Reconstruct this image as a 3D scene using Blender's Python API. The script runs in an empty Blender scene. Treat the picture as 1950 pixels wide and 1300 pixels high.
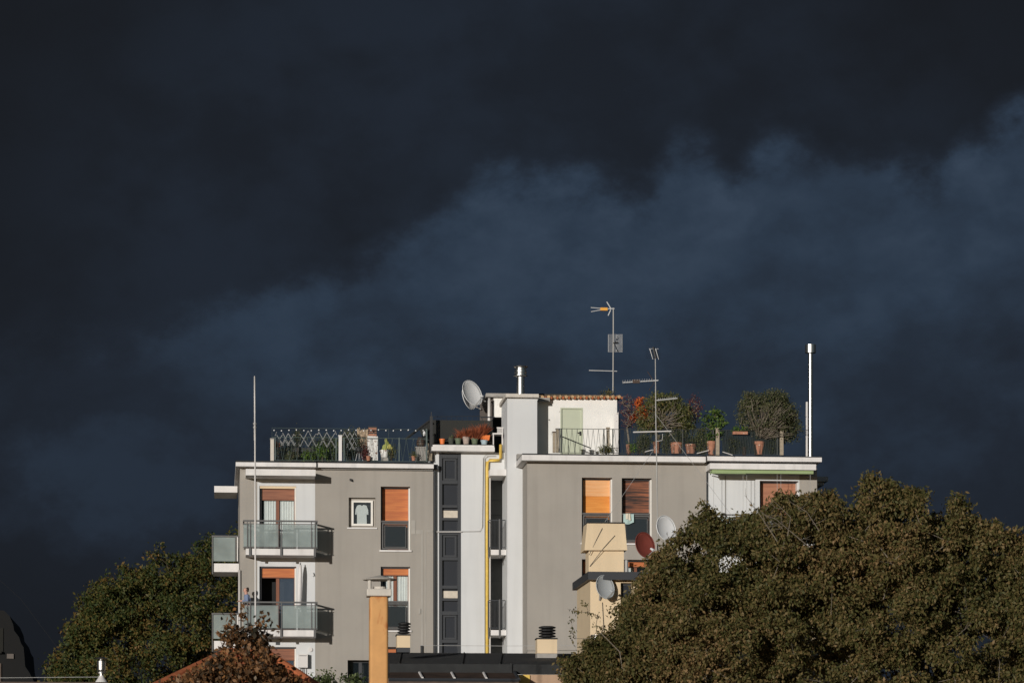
import bpy, math, random
import numpy as np
from mathutils import Vector, Matrix
random.seed(7)
RNG = np.random.default_rng(11)
R = math.radians
scene = bpy.context.scene
COL = scene.collection

# ------------------------------------------------------------------ camera, sky, sun
FPX, D, TH, HOR, ZC = 6120.0, 120.0, R(5.3), 1600.0, 7.0    # focal length in photo pixels, distance, turn of the block
cam = bpy.data.cameras.new('camera'); camo = bpy.data.objects.new('camera', cam); COL.objects.link(camo)
scene.camera = camo
cam.sensor_width = 36; cam.lens = 36*FPX/1950
camo.location = (0, 0, ZC); camo.rotation_euler = (R(90), 0, 0)
cam.shift_y = (HOR-650)/1950
cam.clip_start = 1; cam.clip_end = 6000
cam.dof.use_dof = True; cam.dof.focus_distance = 119; cam.dof.aperture_fstop = 4.0

SUN_B = Vector((0.54, 1.0, -0.135))                          # travel of the light in the block's own axes
SUN_T = Matrix.Rotation(TH, 3, 'Z') @ SUN_B
sun = bpy.data.lights.new('sun', 'SUN'); suno = bpy.data.objects.new('sun', sun); COL.objects.link(suno)
sun.energy = 3.15; sun.angle = R(0.5); sun.color = (1.0, 0.96, 0.91)
suno.rotation_euler = SUN_T.to_track_quat('-Z', 'Y').to_euler()

world = bpy.data.worlds.new('World'); scene.world = world; world.use_nodes = True
wn, wl = world.node_tree.nodes, world.node_tree.links
wn.clear()
def wnode(t, **k):
    n = wn.new(t)
    for a, b in k.items(): setattr(n, a, b)
    return n
def wmath(op, a, b=None, clamp=False):
    n = wnode('ShaderNodeMath', operation=op, use_clamp=clamp)
    for i, v in enumerate((a, b)):
        if v is None: continue
        if isinstance(v, (int, float)): n.inputs[i].default_value = v
        else: wl.new(v, n.inputs[i])
    return n.outputs[0]
def wrange(v, a, b, c=0.0, d=1.0):
    n = wnode('ShaderNodeMapRange', interpolation_type='SMOOTHSTEP')
    wl.new(v, n.inputs[0])
    for i, x in enumerate((a, b, c, d)): n.inputs[i+1].default_value = x
    return n.outputs[0]
tc = wnode('ShaderNodeTexCoord'); sep = wnode('ShaderNodeSeparateXYZ'); wl.new(tc.outputs['Generated'], sep.inputs[0])
yy = wmath('MAXIMUM', sep.outputs[1], 0.05)
K = FPX/100
cx = wmath('MULTIPLY', wmath('DIVIDE', sep.outputs[0], yy), K)      # bearing of the storm bank
cy = wmath('MULTIPLY', wmath('DIVIDE', sep.outputs[2], yy), K)      # height in the storm bank
comb = wnode('ShaderNodeCombineXYZ'); wl.new(cx, comb.inputs[0]); wl.new(wmath('MULTIPLY', cy, 1.35), comb.inputs[1])
def wnoise(scale, detail, rough=0.5, off=0.0, dist=0.0):
    n = wnode('ShaderNodeTexNoise'); n.inputs['Scale'].default_value = scale; n.inputs['Detail'].default_value = detail
    n.inputs['Roughness'].default_value = rough; n.inputs['Distortion'].default_value = dist
    m = wnode('ShaderNodeMapping'); m.inputs['Location'].default_value = (off, off*1.7, off*.3)
    m.inputs['Rotation'].default_value = (0, 0, R(-24))
    wl.new(comb.outputs[0], m.inputs[0]); wl.new(m.outputs[0], n.inputs['Vector'])
    return n.outputs[0]
n1 = wnoise(0.22, 5, 0.55, 3.1, 0.1); n2 = wnoise(0.75, 7, 0.62, 8.0, 0.05); n3 = wnoise(0.13, 2, 0.5, 21.0)
n4 = wnoise(0.36, 6, 0.55, 33.0, 0.1)
def curve(inp, lo, hi, pts):
    r = wnode('ShaderNodeValToRGB'); r.color_ramp.interpolation = 'EASE'
    m = wnode('ShaderNodeMapRange'); wl.new(inp, m.inputs[0]); m.inputs[1].default_value = lo; m.inputs[2].default_value = hi
    e = r.color_ramp.elements
    while len(e) > 1: e.remove(e[-1])
    for i, (p, v) in enumerate(pts):
        q = e[0] if i == 0 else e.new((p-lo)/(hi-lo)); q.position = (p-lo)/(hi-lo); q.color = (v/20,)*3+(1,)
    wl.new(m.outputs[0], r.inputs[0])
    return wmath('MULTIPLY', r.outputs[0], 20)
edge = curve(cx, -12, 12, [(-12, 9.3), (-9, 9.5), (-6.75, 10.0), (-5.25, 10.4), (-3.75, 10.8), (-2.75, 11.2), (-1.1, 12.3), (-.4, 12.8), (1.2, 12.8), (2.5, 12.5), (3.15, 13.3), (3.7, 13.3), (4.2, 12.7), (4.8, 13.3), (6.2, 13.1), (8.1, 12.8), (8.7, 13.5), (9.75, 14.1), (12, 14.5)])
wob = wmath('ADD', wmath('MULTIPLY', wmath('SUBTRACT', n1, 0.5), 1.7), wmath('MULTIPLY', wmath('SUBTRACT', n2, 0.5), 1.5))
below = wmath('ADD', wmath('SUBTRACT', edge, cy), wob)
lit = wrange(below, -0.35, 0.75)                                      # 0 in the dark lid of cloud, 1 in the paler rain below it
low = curve(cx, -12, 12, [(-12, 8.5), (-9, 8.0), (-6, 6.6), (-2, 4.0), (2, 4.5), (5, 6.2), (7, 7.6), (10, 8.6), (12, 9.0)])
fade = wrange(wmath('ADD', wmath('SUBTRACT', cy, low), wmath('MULTIPLY', wob, 0.7)), -4.5, 2.6, 0.25, 1.0)
lwx = wmath('DIVIDE', wmath('ADD', cx, 7.2), 2.6); lwy = wmath('DIVIDE', wmath('SUBTRACT', cy, 6.9), 1.5)
wisp = wmath('MULTIPLY', wrange(wmath('ADD', wmath('ADD', wmath('MULTIPLY', lwx, lwx), wmath('MULTIPLY', lwy, lwy)), wmath('MULTIPLY', wmath('SUBTRACT', n2, .5), 2.4)), 2.0, 0.0), 0.46)
left = wrange(cx, -10, 0.5, 0.34, 1.0)
falling = wrange(below, 0.4, 5.0, 0.90, 0.54)                        # brightest just under the lid
lower = wmath('MULTIPLY', wmath('MULTIPLY', falling, fade), left)
lower = wmath('MULTIPLY', lower, wrange(n4, 0.32, 0.68, 0.76, 1.14))
lower = wmath('MULTIPLY', lower, wrange(n2, 0.32, 0.68, 0.84, 1.12))
corner = wmath('ADD', wmath('MULTIPLY', cx, cx), wmath('MULTIPLY', wmath('POWER', wmath('MAXIMUM', wmath('SUBTRACT', cy, 9.0), 0.0), 2.0), 1.2))
upper = wmath('MULTIPLY', wrange(corner, 50, 155, 1.0, 0.12), wrange(n4, 0.34, 0.66, 0.12, 0.32))
upper = wmath('MULTIPLY', upper, wrange(cx, -10, -5, 0.55, 1.0))
tone = wmath('ADD', wmath('MULTIPLY', lower, lit), wmath('MULTIPLY', upper, wmath('SUBTRACT', 1.0, lit)))
tone = wmath('MAXIMUM', tone, wisp)
tone = wmath('ADD', tone, wmath('MULTIPLY', wmath('SUBTRACT', n3, .5), .22), True)
cr = wnode('ShaderNodeValToRGB'); e = cr.color_ramp.elements
e[0].position = 0; e[0].color = (.0105, .0125, .0165, 1); e[1].position = 1; e[1].color = (.037, .056, .087, 1)
q = e.new(.35); q.color = (.0162, .0222, .0335, 1); q = e.new(.7); q.color = (.0262, .041, .0655, 1)
wl.new(tone, cr.inputs[0])
sky = wnode('ShaderNodeTexSky', sky_type='NISHITA'); sky.sun_disc = False; sky.dust_density = .4; sky.ozone_density = 2.6
sky.sun_elevation = math.atan2(-SUN_T.z, math.hypot(SUN_T.x, SUN_T.y)); sky.sun_rotation = math.atan2(-SUN_T.x, -SUN_T.y) % (2*math.pi)
b1 = wnode('ShaderNodeBackground'); b1.inputs[1].default_value = 0.05; wl.new(sky.outputs[0], b1.inputs[0])
b2 = wnode('ShaderNodeBackground'); b2.inputs[1].default_value = 1.0; wl.new(cr.outputs[0], b2.inputs[0])
mx = wnode('ShaderNodeMixShader'); wl.new(wrange(sep.outputs[1], -0.45, 0.1), mx.inputs[0])
wl.new(b1.outputs[0], mx.inputs[1]); wl.new(b2.outputs[0], mx.inputs[2])
wo = wnode('ShaderNodeOutputWorld'); wl.new(mx.outputs[0], wo.inputs[0])
vs = scene.view_settings; vs.view_transform = 'Standard'; vs.look = 'None'; vs.exposure = 0; vs.gamma = 1; vs.use_curve_mapping = False
scene.render.resolution_x = 1024; scene.render.resolution_y = 682

# ------------------------------------------------------------------ materials
def new_mat(name):
    m = bpy.data.materials.new(name); m.use_nodes = True
    return m, m.node_tree.nodes, m.node_tree.links, m.node_tree.nodes['Principled BSDF']
def M(name, col, rough=.75, metal=0.0, var=.14, scale=1.2, bump=.0, bscale=30, streak=0.0, stain=None, spec=.5):
    m, n, l, b = new_mat(name)
    b.inputs['Roughness'].default_value = rough; b.inputs['Metallic'].default_value = metal
    b.inputs['Specular IOR Level'].default_value = spec
    t = n.new('ShaderNodeTexCoord'); a = n.new('ShaderNodeTexNoise'); l.new(t.outputs['Object'], a.inputs['Vector'])
    a.inputs['Scale'].default_value = scale; a.inputs['Detail'].default_value = 6; a.inputs['Roughness'].default_value = .6
    mr = n.new('ShaderNodeMapRange'); mr.inputs[1].default_value = .3; mr.inputs[2].default_value = .7
    mr.inputs[3].default_value = 1-var; mr.inputs[4].default_value = 1+var*.6; l.new(a.outputs[0], mr.inputs[0])
    v = n.new('ShaderNodeVectorMath'); v.operation = 'SCALE'; v.inputs[0].default_value = col[:3]; l.new(mr.outputs[0], v.inputs['Scale'])
    out = v.outputs[0]
    if streak:
        mp = n.new('ShaderNodeMapping'); mp.inputs['Scale'].default_value = (2.6, 2.6, .13); l.new(t.outputs['Object'], mp.inputs[0])
        s = n.new('ShaderNodeTexNoise'); s.inputs['Scale'].default_value = 1.3; s.inputs['Detail'].default_value = 5; l.new(mp.outputs[0], s.inputs['Vector'])
        r2 = n.new('ShaderNodeMapRange'); r2.inputs[1].default_value = .5; r2.inputs[2].default_value = .75
        r2.inputs[3].default_value = 1; r2.inputs[4].default_value = 1-streak; l.new(s.outputs[0], r2.inputs[0])
        v2 = n.new('ShaderNodeVectorMath'); v2.operation = 'SCALE'; l.new(out, v2.inputs[0]); l.new(r2.outputs[0], v2.inputs['Scale']); out = v2.outputs[0]
    if stain:
        s = n.new('ShaderNodeTexNoise'); s.inputs['Scale'].default_value = stain[1]; s.inputs['Detail'].default_value = 7; l.new(t.outputs['Object'], s.inputs['Vector'])
        r2 = n.new('ShaderNodeMapRange'); r2.inputs[1].default_value = stain[2]; r2.inputs[2].default_value = stain[2]+.08; l.new(s.outputs[0], r2.inputs[0])
        mi = n.new('ShaderNodeMix'); mi.data_type = 'RGBA'; l.new(r2.outputs[0], mi.inputs[0]); l.new(out, mi.inputs[6]); mi.inputs[7].default_value = (*stain[0], 1); out = mi.outputs[2]
    l.new(out, b.inputs['Base Color'])
    if bump:
        c = n.new('ShaderNodeTexNoise'); c.inputs['Scale'].default_value = bscale; c.inputs['Detail'].default_value = 4; l.new(t.outputs['Object'], c.inputs['Vector'])
        bp = n.new('ShaderNodeBump'); bp.inputs['Strength'].default_value = bump; bp.inputs['Distance'].default_value = .02
        l.new(c.outputs[0], bp.inputs['Height']); l.new(bp.outputs[0], b.inputs['Normal'])
    return m
def slats(name, c1, c2, pitch, streaky=0.0, c3=None):
    """horizontal slats of a roller shutter, with wood-coloured variation from slat to slat"""
    m, n, l, b = new_mat(name); b.inputs['Roughness'].default_value = .55
    t = n.new('ShaderNodeTexCoord'); s = n.new('ShaderNodeSeparateXYZ'); l.new(t.outputs['Object'], s.inputs[0])
    mp = n.new('ShaderNodeMapping'); mp.inputs['Scale'].default_value = (.7, .7, 9); l.new(t.outputs['Object'], mp.inputs[0])
    a = n.new('ShaderNodeTexNoise'); a.inputs['Scale'].default_value = 1.6; a.inputs['Detail'].default_value = 5; l.new(mp.outputs[0], a.inputs['Vector'])
    mr = n.new('ShaderNodeMapRange'); mr.inputs[1].default_value = .38; mr.inputs[2].default_value = .62; l.new(a.outputs[0], mr.inputs[0])
    mi = n.new('ShaderNodeMix'); mi.data_type = 'RGBA'; mi.inputs[6].default_value = (*c1, 1); mi.inputs[7].default_value = (*c2, 1); l.new(mr.outputs[0], mi.inputs[0])
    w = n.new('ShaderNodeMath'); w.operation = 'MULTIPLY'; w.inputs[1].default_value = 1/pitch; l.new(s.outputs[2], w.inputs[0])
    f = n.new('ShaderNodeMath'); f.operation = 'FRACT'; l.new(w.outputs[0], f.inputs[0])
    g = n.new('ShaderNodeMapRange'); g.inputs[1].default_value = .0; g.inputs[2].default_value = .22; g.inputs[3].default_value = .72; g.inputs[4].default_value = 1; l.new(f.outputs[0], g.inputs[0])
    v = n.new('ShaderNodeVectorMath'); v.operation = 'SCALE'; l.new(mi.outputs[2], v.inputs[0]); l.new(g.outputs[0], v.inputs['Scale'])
    l.new(v.outputs[0], b.inputs['Base Color'])
    bp = n.new('ShaderNodeBump'); bp.inputs['Strength'].default_value = .4; bp.inputs['Distance'].default_value = .01; l.new(f.outputs[0], bp.inputs['Height']); l.new(bp.outputs[0], b.inputs['Normal'])
    return m
def leafmat(name, cols, trans=.25, nscale=.5):
    m, n, l, b = new_mat(name); b.inputs['Roughness'].default_value = .6; b.inputs['Specular IOR Level'].default_value = .25
    g = n.new('ShaderNodeNewGeometry'); t = n.new('ShaderNodeTexCoord'); a = n.new('ShaderNodeTexNoise')
    a.inputs['Scale'].default_value = nscale; a.inputs['Detail'].default_value = 3; l.new(t.outputs['Object'], a.inputs['Vector'])
    x = n.new('ShaderNodeMath'); x.operation = 'MULTIPLY_ADD'; x.inputs[1].default_value = 1.3; x.inputs[2].default_value = -.65; l.new(a.outputs[0], x.inputs[0])
    y = n.new('ShaderNodeMath'); y.operation = 'ADD'; y.use_clamp = True; l.new(x.outputs[0], y.inputs[0])
    z = n.new('ShaderNodeMath'); z.operation = 'MULTIPLY_ADD'; z.inputs[1].default_value = .8; z.inputs[2].default_value = .1; l.new(g.outputs['Random Per Island'], z.inputs[0]); l.new(z.outputs[0], y.inputs[1])
    r = n.new('ShaderNodeValToRGB'); e = r.color_ramp.elements
    for i, c in enumerate(cols):
        p = i/(len(cols)-1)
        if i == 0: q = e[0]
        elif i == len(cols)-1: q = e[-1]
        else: q = e.new(p)
        q.position = p; q.color = (*c, 1)
    l.new(y.outputs[0], r.inputs[0]); l.new(r.outputs[0], b.inputs['Base Color'])
    tr = n.new('ShaderNodeBsdfTranslucent'); l.new(r.outputs[0], tr.inputs[0]); mx = n.new('ShaderNodeMixShader'); mx.inputs[0].default_value = trans
    l.new(b.outputs[0], mx.inputs[1]); l.new(tr.outputs[0], mx.inputs[2]); l.new(mx.outputs[0], n['Material Output'].inputs[0])
    return m
def seethrough(name, col, alpha, rough=.15, gloss=.0, painted_sheen=0.0):
    """a partly see-through sheet: glass, frosted glass, mesh or gauze"""
    m, n, l, b = new_mat(name); b.inputs['Base Color'].default_value = (*col, 1); b.inputs['Roughness'].default_value = rough
    b.inputs['Specular IOR Level'].default_value = .5+gloss
    t = n.new('ShaderNodeBsdfTransparent'); t.inputs[0].default_value = (.97, .99, .985, 1) if alpha > .07 else (1, 1, 1, 1); mx = n.new('ShaderNodeMixShader'); mx.inputs[0].default_value = alpha
    if painted_sheen:
        tc = n.new('ShaderNodeTexCoord'); a = n.new('ShaderNodeTexNoise'); a.inputs['Scale'].default_value = 1.3; a.inputs['Detail'].default_value = 2; l.new(tc.outputs['Object'], a.inputs['Vector'])  # uneven reflection imitated by soft blotches in the base colour
        mr = n.new('ShaderNodeMapRange'); mr.inputs[1].default_value = .35; mr.inputs[2].default_value = .65; mr.inputs[3].default_value = 1-painted_sheen; mr.inputs[4].default_value = 1+painted_sheen; l.new(a.outputs[0], mr.inputs[0])
        v = n.new('ShaderNodeVectorMath'); v.operation = 'SCALE'; v.inputs[0].default_value = col; l.new(mr.outputs[0], v.inputs['Scale']); l.new(v.outputs[0], b.inputs['Base Color'])
    l.new(t.outputs[0], mx.inputs[1]); l.new(b.outputs[0], mx.inputs[2]); l.new(mx.outputs[0], n['Material Output'].inputs[0])
    return m
m_taupe = M('taupe_render', (.350, .320, .280), .9, var=.09, scale=.5, bump=.25, bscale=45, streak=.09)
m_white = M('pale_render', (.63, .635, .63), .9, var=.06, scale=.5, bump=.2, bscale=45, streak=.08)
m_fascia = M('white_fascia', (.74, .71, .68), .8, var=.10, scale=1.5, streak=.16)
m_old = M('old_white_plaster', (.84, .82, .77), .9, var=.08, scale=1.4, bump=.4, bscale=18, streak=.06, stain=((.30, .27, .23), 3.0, .68))
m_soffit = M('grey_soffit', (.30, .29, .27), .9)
m_char = M('charcoal_metal', (.030, .033, .038), .5, var=.1)
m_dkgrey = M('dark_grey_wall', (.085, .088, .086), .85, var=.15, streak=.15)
m_steelgrey = M('grey_painted_steel', (.10, .098, .095), .5)
m_tar = M('bitumen_membrane', (.022, .023, .023), .85, var=.35, scale=2.5, bump=.3, bscale=12)
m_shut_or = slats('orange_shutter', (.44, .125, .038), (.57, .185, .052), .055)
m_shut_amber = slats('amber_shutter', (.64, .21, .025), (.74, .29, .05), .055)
m_shut_pale = slats('pale_amber_shutter', (.74, .35, .13), (.78, .42, .19), .055)  # paler amber for the upper part of one shutter
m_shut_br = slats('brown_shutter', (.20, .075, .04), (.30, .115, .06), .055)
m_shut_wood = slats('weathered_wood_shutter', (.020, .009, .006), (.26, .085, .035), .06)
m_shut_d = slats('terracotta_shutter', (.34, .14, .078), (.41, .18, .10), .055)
m_wood = M('brown_window_wood', (.20, .065, .028), .5)
m_wood_l = M('light_window_wood', (.62, .36, .16), .5)
m_wframe = M('white_window_frame', (.80, .76, .69), .5)
m_curtain = M('white_curtain', (.80, .80, .78), .9, var=.06, scale=5)
m_room = M('dark_room', (.018, .018, .018), .95)
m_glass = seethrough('window_glass', (.05, .075, .10), .08, .04, .4)
m_glassb = seethrough('painted_sky_reflection_glass', (.085, .115, .165), .42, .06, .3)  # reflected sky painted in as a blue-grey base colour
m_glassd = seethrough('dark_tinted_glass', (.030, .036, .042), .82, .08, .1)
m_frost = seethrough('frosted_glass', (.33, .38, .365), .58, .22, .1, painted_sheen=.16)
m_mesh = seethrough('dark_shade_net', (.030, .030, .026), .86, .9)
m_net = seethrough('thin_green_net', (.05, .08, .08), .06, .9)
m_column = M('stair_window_panel', (.018, .021, .028), .35, var=.1)
m_lightpanel = M('cream_blind', (.62, .55, .45), .8, var=.15, scale=6)
m_yellow = M('yellow_gas_pipe', (.74, .50, .10), .5, var=.15, scale=6)
m_green_aw = M('green_awning_cloth', (.29, .37, .18), .85, var=.08)
m_door = M('sage_green_door', (.50, .53, .40), .6, var=.05)
m_steel = M('stainless_steel', (.55, .54, .52), .33, 1.0, var=.06)
m_alu = M('aluminium', (.62, .62, .61), .5, .15)
m_trel = M('dull_silver_slats', (.40, .40, .39), .6)
m_galv = M('galvanised_mast', (.36, .35, .33), .6, .3)
m_whitep = M('white_paint', (.66, .63, .60), .5, var=.06)
m_dishw = M('dish_white', (.74, .74, .73), .5, var=.05)
m_dishg = M('dish_grey', (.44, .46, .46), .5, var=.06)
m_dishr = M('dish_brick_red', (.21, .045, .030), .6, var=.15, scale=5)
m_terra = M('terracotta_clay', (.40, .18, .11), .85, var=.25, scale=8, stain=((.62, .50, .40), 12, .62))
m_terrab = M('bright_orange_plastic', (.80, .20, .045), .5)
m_tile = M('roof_tile', (.44, .13, .048), .85, var=.30, scale=6, stain=((.14, .08, .055), 5, .66))
m_tileo = M('old_ochre_tile', (.55, .36, .19), .85, var=.35, scale=7, stain=((.16, .09, .05), 8, .56))
m_cream = M('cream_render', (.72, .565, .37), .9, var=.07, scale=.9, bump=.2, bscale=30, streak=.10)
m_ochre = M('ochre_fluepipe', (.63, .325, .115), .75, var=.16, scale=2.5, streak=.22)
m_capc = M('pale_concrete', (.60, .55, .48), .9, var=.12, scale=5, streak=.1)
m_conc = M('grey_concrete', (.34, .32, .29), .9, var=.2, scale=4)
m_bark = M('bark', (.07, .055, .042), .95, var=.3, scale=8)
m_barkl = M('pale_bark', (.20, .165, .125), .95, var=.25, scale=10)
m_postw = M('weathered_post', (.36, .30, .22), .9, var=.3, scale=9)
m_black = M('black_plastic', (.02, .02, .02), .5)
m_rust = M('rusty_brown_panel', (.075, .045, .03), .6, var=.5, scale=3)
m_reed = M('reed_screen', (.50, .38, .26), .9, var=.45, scale=14, stain=((.10, .07, .04), 9, .6))
m_ground = M('asphalt_ground', (.05, .05, .05), .95, var=.2, scale=.3)
m_slate = M('cloud_shaded_slate', (.0035, .0033, .003), .9, var=.3, scale=2)  # cloud shadow over the far-left building is put into this near-black colour
m_dimst = M('dark_stone', (.010, .009, .006), .9, var=.3, scale=2)
m_cable = M('pale_cable', (.42, .41, .39), .7)
m_cabled = M('dark_cable', (.05, .05, .05), .7)
m_skin = M('skin', (.55, .30, .22), .6); m_hair = M('dark_hair', (.018, .012, .010), .6)
m_jacket = M('pale_blue_jacket', (.20, .25, .38), .85); m_trous = M('grey_trousers', (.10, .085, .09), .9)
m_teal = M('pale_teal_cloth', (.42, .55, .52), .95, var=.15, scale=12); m_beige = M('beige_cloth', (.66, .60, .48), .95)
m_fleck = M('flecked_white_wall', (.80, .78, .74), .9, var=.08, scale=6, stain=((.22, .11, .08), 9, .56))
m_clad = M('brown_grey_cladding', (.13, .11, .095), .9, var=.15, streak=.25)
L_tree = leafmat('autumn_olive_leaves', [(.048, .054, .016), (.085, .085, .025), (.125, .105, .036), (.180, .132, .050), (.27, .170, .075)], .32, .35)
L_left = leafmat('green_gold_leaves', [(.026, .042, .012), (.046, .066, .018), (.080, .088, .024), (.13, .108, .028), (.20, .110, .032)], .3, .5)
L_red = leafmat('russet_leaves', [(.030, .026, .015), (.080, .048, .024), (.17, .085, .036), (.30, .14, .05), (.20, .15, .10)], .25, 1.2)
L_olive = leafmat('olive_leaves', [(.05, .065, .020), (.10, .12, .035), (.17, .17, .06), (.26, .17, .06)], .3, 2)
L_bush = leafmat('dull_green_leaves', [(.040, .050, .024), (.075, .088, .040), (.13, .135, .062), (.19, .17, .09)], .3, 2)
L_fresh = leafmat('fresh_green_leaves', [(.035, .075, .012), (.09, .18, .025), (.20, .30, .04), (.05, .08, .02)], .35, 2)
L_citrus = leafmat('dark_glossy_leaves', [(.025,.045,.012), (.05,.09,.02), (.10,.16,.03), (.20,.26,.06)], .25, 2)
L_orange = leafmat('orange_red_leaves', [(.30, .05, .02), (.62, .12, .03), (.75, .22, .05), (.40, .07, .03)], .3, 3)
L_rust = leafmat('rust_red_grass', [(.14, .04, .02), (.32, .09, .04), (.48, .15, .07)], .3, 3)
L_darkred = leafmat('dark_red_leaves', [(.07, .02, .02), (.14, .035, .03), (.20, .06, .05)], .3, 3)
L_hedge = leafmat('hedge_leaves', [(.03, .05, .015), (.07, .10, .03), (.13, .16, .06), (.20, .24, .10)], .3, 2)
L_cactus = leafmat('cactus_pads', [(.30, .34, .08), (.42, .44, .12), (.50, .44, .12)], .1, 3)

# ------------------------------------------------------------------ geometry helpers; everything is measured in the block's own axes (u along the front, v back, w up)
BM = Matrix.Translation((0, D, 0)) @ Matrix.Rotation(TH, 4, 'Z')
cT, sT = math.cos(TH), math.sin(TH)
def pt(x, y, v):
    """the point of the plane v that the photo shows at x, y"""
    a = (x-975)/FPX; c = (HOR-y)/FPX
    s = (v+D*cT)/(-a*sT+cT)
    X, Y = s*a, s-D
    return Vector((X*cT+Y*sT, v, ZC+s*c))
def ux(x, v): return pt(x, 1000, v).x
def wy(y, x, v): return pt(x, y, v).z
class MB:
    def __init__(s): s.v = []; s.f = []
    def add(s, vs, fs):
        o = len(s.v); s.v += [tuple(q) for q in vs]; s.f += [tuple(i+o for i in f) for f in fs]; return s
    def box(s, u0, u1, v0, v1, w0, w1):
        if u0 > u1: u0, u1 = u1, u0
        if v0 > v1: v0, v1 = v1, v0
        if w0 > w1: w0, w1 = w1, w0
        return s.add([(u0,v0,w0),(u1,v0,w0),(u1,v1,w0),(u0,v1,w0),(u0,v0,w1),(u1,v0,w1),(u1,v1,w1),(u0,v1,w1)],
              [(0,3,2,1),(4,5,6,7),(0,1,5,4),(1,2,6,5),(2,3,7,6),(3,0,4,7)])
    def pbox(s, x0, x1, y0, y1, v0, v1, bottom=None):
        xm = (x0+x1)/2
        return s.box(ux(x0,v0), ux(x1,v0), v0, v1, wy(y1,xm,v0) if bottom is None else bottom, wy(y0,xm,v0))
    def frame(s, u0, u1, v0, v1, w0, w1, t):
        s.box(u0,u1,v0,v1,w1-t,w1); s.box(u0,u1,v0,v1,w0,w0+t); s.box(u0,u0+t,v0,v1,w0+t,w1-t); s.box(u1-t,u1,v0,v1,w0+t,w1-t); return s
    def tube(s, pts, r, n=8, caps=True):
        pts = [Vector([float(q) for q in p]) for p in pts]
        rs = [float(q) for q in r] if isinstance(r, (list, tuple)) else [float(r)]*len(pts)
        rings = []; o = len(s.v)
        for i, p in enumerate(pts):
            d = (pts[min(i+1,len(pts)-1)]-pts[max(i-1,0)]).normalized()
            up = Vector((0,0,1)) if abs(d.z) < .9 else Vector((1,0,0))
            a = d.cross(up).normalized(); b = d.cross(a)
            for k in range(n):
                t = 2*math.pi*k/n; s.v.append(tuple(p+rs[i]*(math.cos(t)*a+math.sin(t)*b)))
        for i in range(len(pts)-1):
            for k in range(n):
                s.f.append((o+i*n+k, o+i*n+(k+1)%n, o+(i+1)*n+(k+1)%n, o+(i+1)*n+k))
        if caps: s.f.append(tuple(o+k for k in range(n))); s.f.append(tuple(o+(len(pts)-1)*n+k for k in reversed(range(n))))
        return s
    def lathe(s, c, prof, n=20):
        c = Vector(c); o = len(s.v)
        for r, z in prof:
            for k in range(n):
                t = 2*math.pi*k/n; s.v.append((c.x+r*math.cos(t), c.y+r*math.sin(t), c.z+z))
        for i in range(len(prof)-1):
            for k in range(n): s.f.append((o+i*n+k, o+i*n+(k+1)%n, o+(i+1)*n+(k+1)%n, o+(i+1)*n+k))
        s.f.append(tuple(o+k for k in reversed(range(n)))); s.f.append(tuple(o+(len(prof)-1)*n+k for k in range(n)))
        return s
    def prism(s, poly, v0, v1):
        """poly: (u, w) outline, given thickness v0..v1"""
        n = len(poly)
        return s.add([(u,v0,w) for u,w in poly]+[(u,v1,w) for u,w in poly],
              [tuple(range(n)), tuple(reversed(range(n,2*n)))]+[(i,i+n,(i+1)%n+n,(i+1)%n) for i in range(n)])
    def ball(s, c, r, n=8, m=6, sz=(1,1,1)):
        prof = [(max(.001, r*math.sin(math.pi*i/m)), -r*math.cos(math.pi*i/m)) for i in range(m+1)]
        o = len(s.v); s.lathe(c, prof, n)
        for i in range(o, len(s.v)):
            p = s.v[i]; s.v[i] = tuple(c[k]+(p[k]-c[k])*sz[k] for k in range(3))
        return s
ROOT = {}
def link(o, label=None, cat=None, group=None, kind=None):
    COL.objects.link(o)
    for k, v in (('label', label), ('category', cat), ('group', group), ('kind', kind)):
        if v: o[k] = v
    return o
def thing(name, label, cat, at, group=None):
    """an Empty at the thing's base (at = u, v, w) that parents its parts"""
    o = bpy.data.objects.new(name, None); o.empty_display_size = .2
    m = BM @ Matrix.Translation(Vector(at)); o.matrix_world = m; ROOT[o.name] = Vector(at)
    return link(o, label, cat, group)
def base_of(p):
    while p.parent: p = p.parent
    return ROOT[p.name]
def obj(name, mb, mat, parent=None, label=None, cat=None, group=None, kind=None, smooth=False, off=None):
    if isinstance(mb, MB): vs = np.array(mb.v, dtype=np.float32); fs = mb.f
    else: vs, fs = mb
    me = bpy.data.meshes.new(name)
    if parent is not None: o0 = np.array(base_of(parent))
    else:
        lo, hi = vs.min(0), vs.max(0); o0 = np.array([(lo[0]+hi[0])/2, (lo[1]+hi[1])/2, lo[2]])
    vs = vs-o0
    if isinstance(fs, np.ndarray):
        nf, k = fs.shape
        me.vertices.add(len(vs)); me.vertices.foreach_set('co', vs.astype(np.float32).ravel())
        me.loops.add(nf*k); me.loops.foreach_set('vertex_index', fs.astype(np.int32).ravel())
        me.polygons.add(nf); me.polygons.foreach_set('loop_start', np.arange(0, nf*k, k, dtype=np.int32))
        me.update(calc_edges=True); me.validate()
    else:
        me.from_pydata([tuple(map(float, q)) for q in vs], [], fs); me.update()
    me.materials.append(mat)
    if smooth:
        me.shade_smooth() if hasattr(me, 'shade_smooth') else None
    o = bpy.data.objects.new(name, me)
    if parent is None:
        o.matrix_world = BM @ Matrix.Translation(Vector(o0)); ROOT[o.name] = Vector(o0)
    else: o.parent = parent
    return link(o, label, cat, group, kind)
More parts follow.
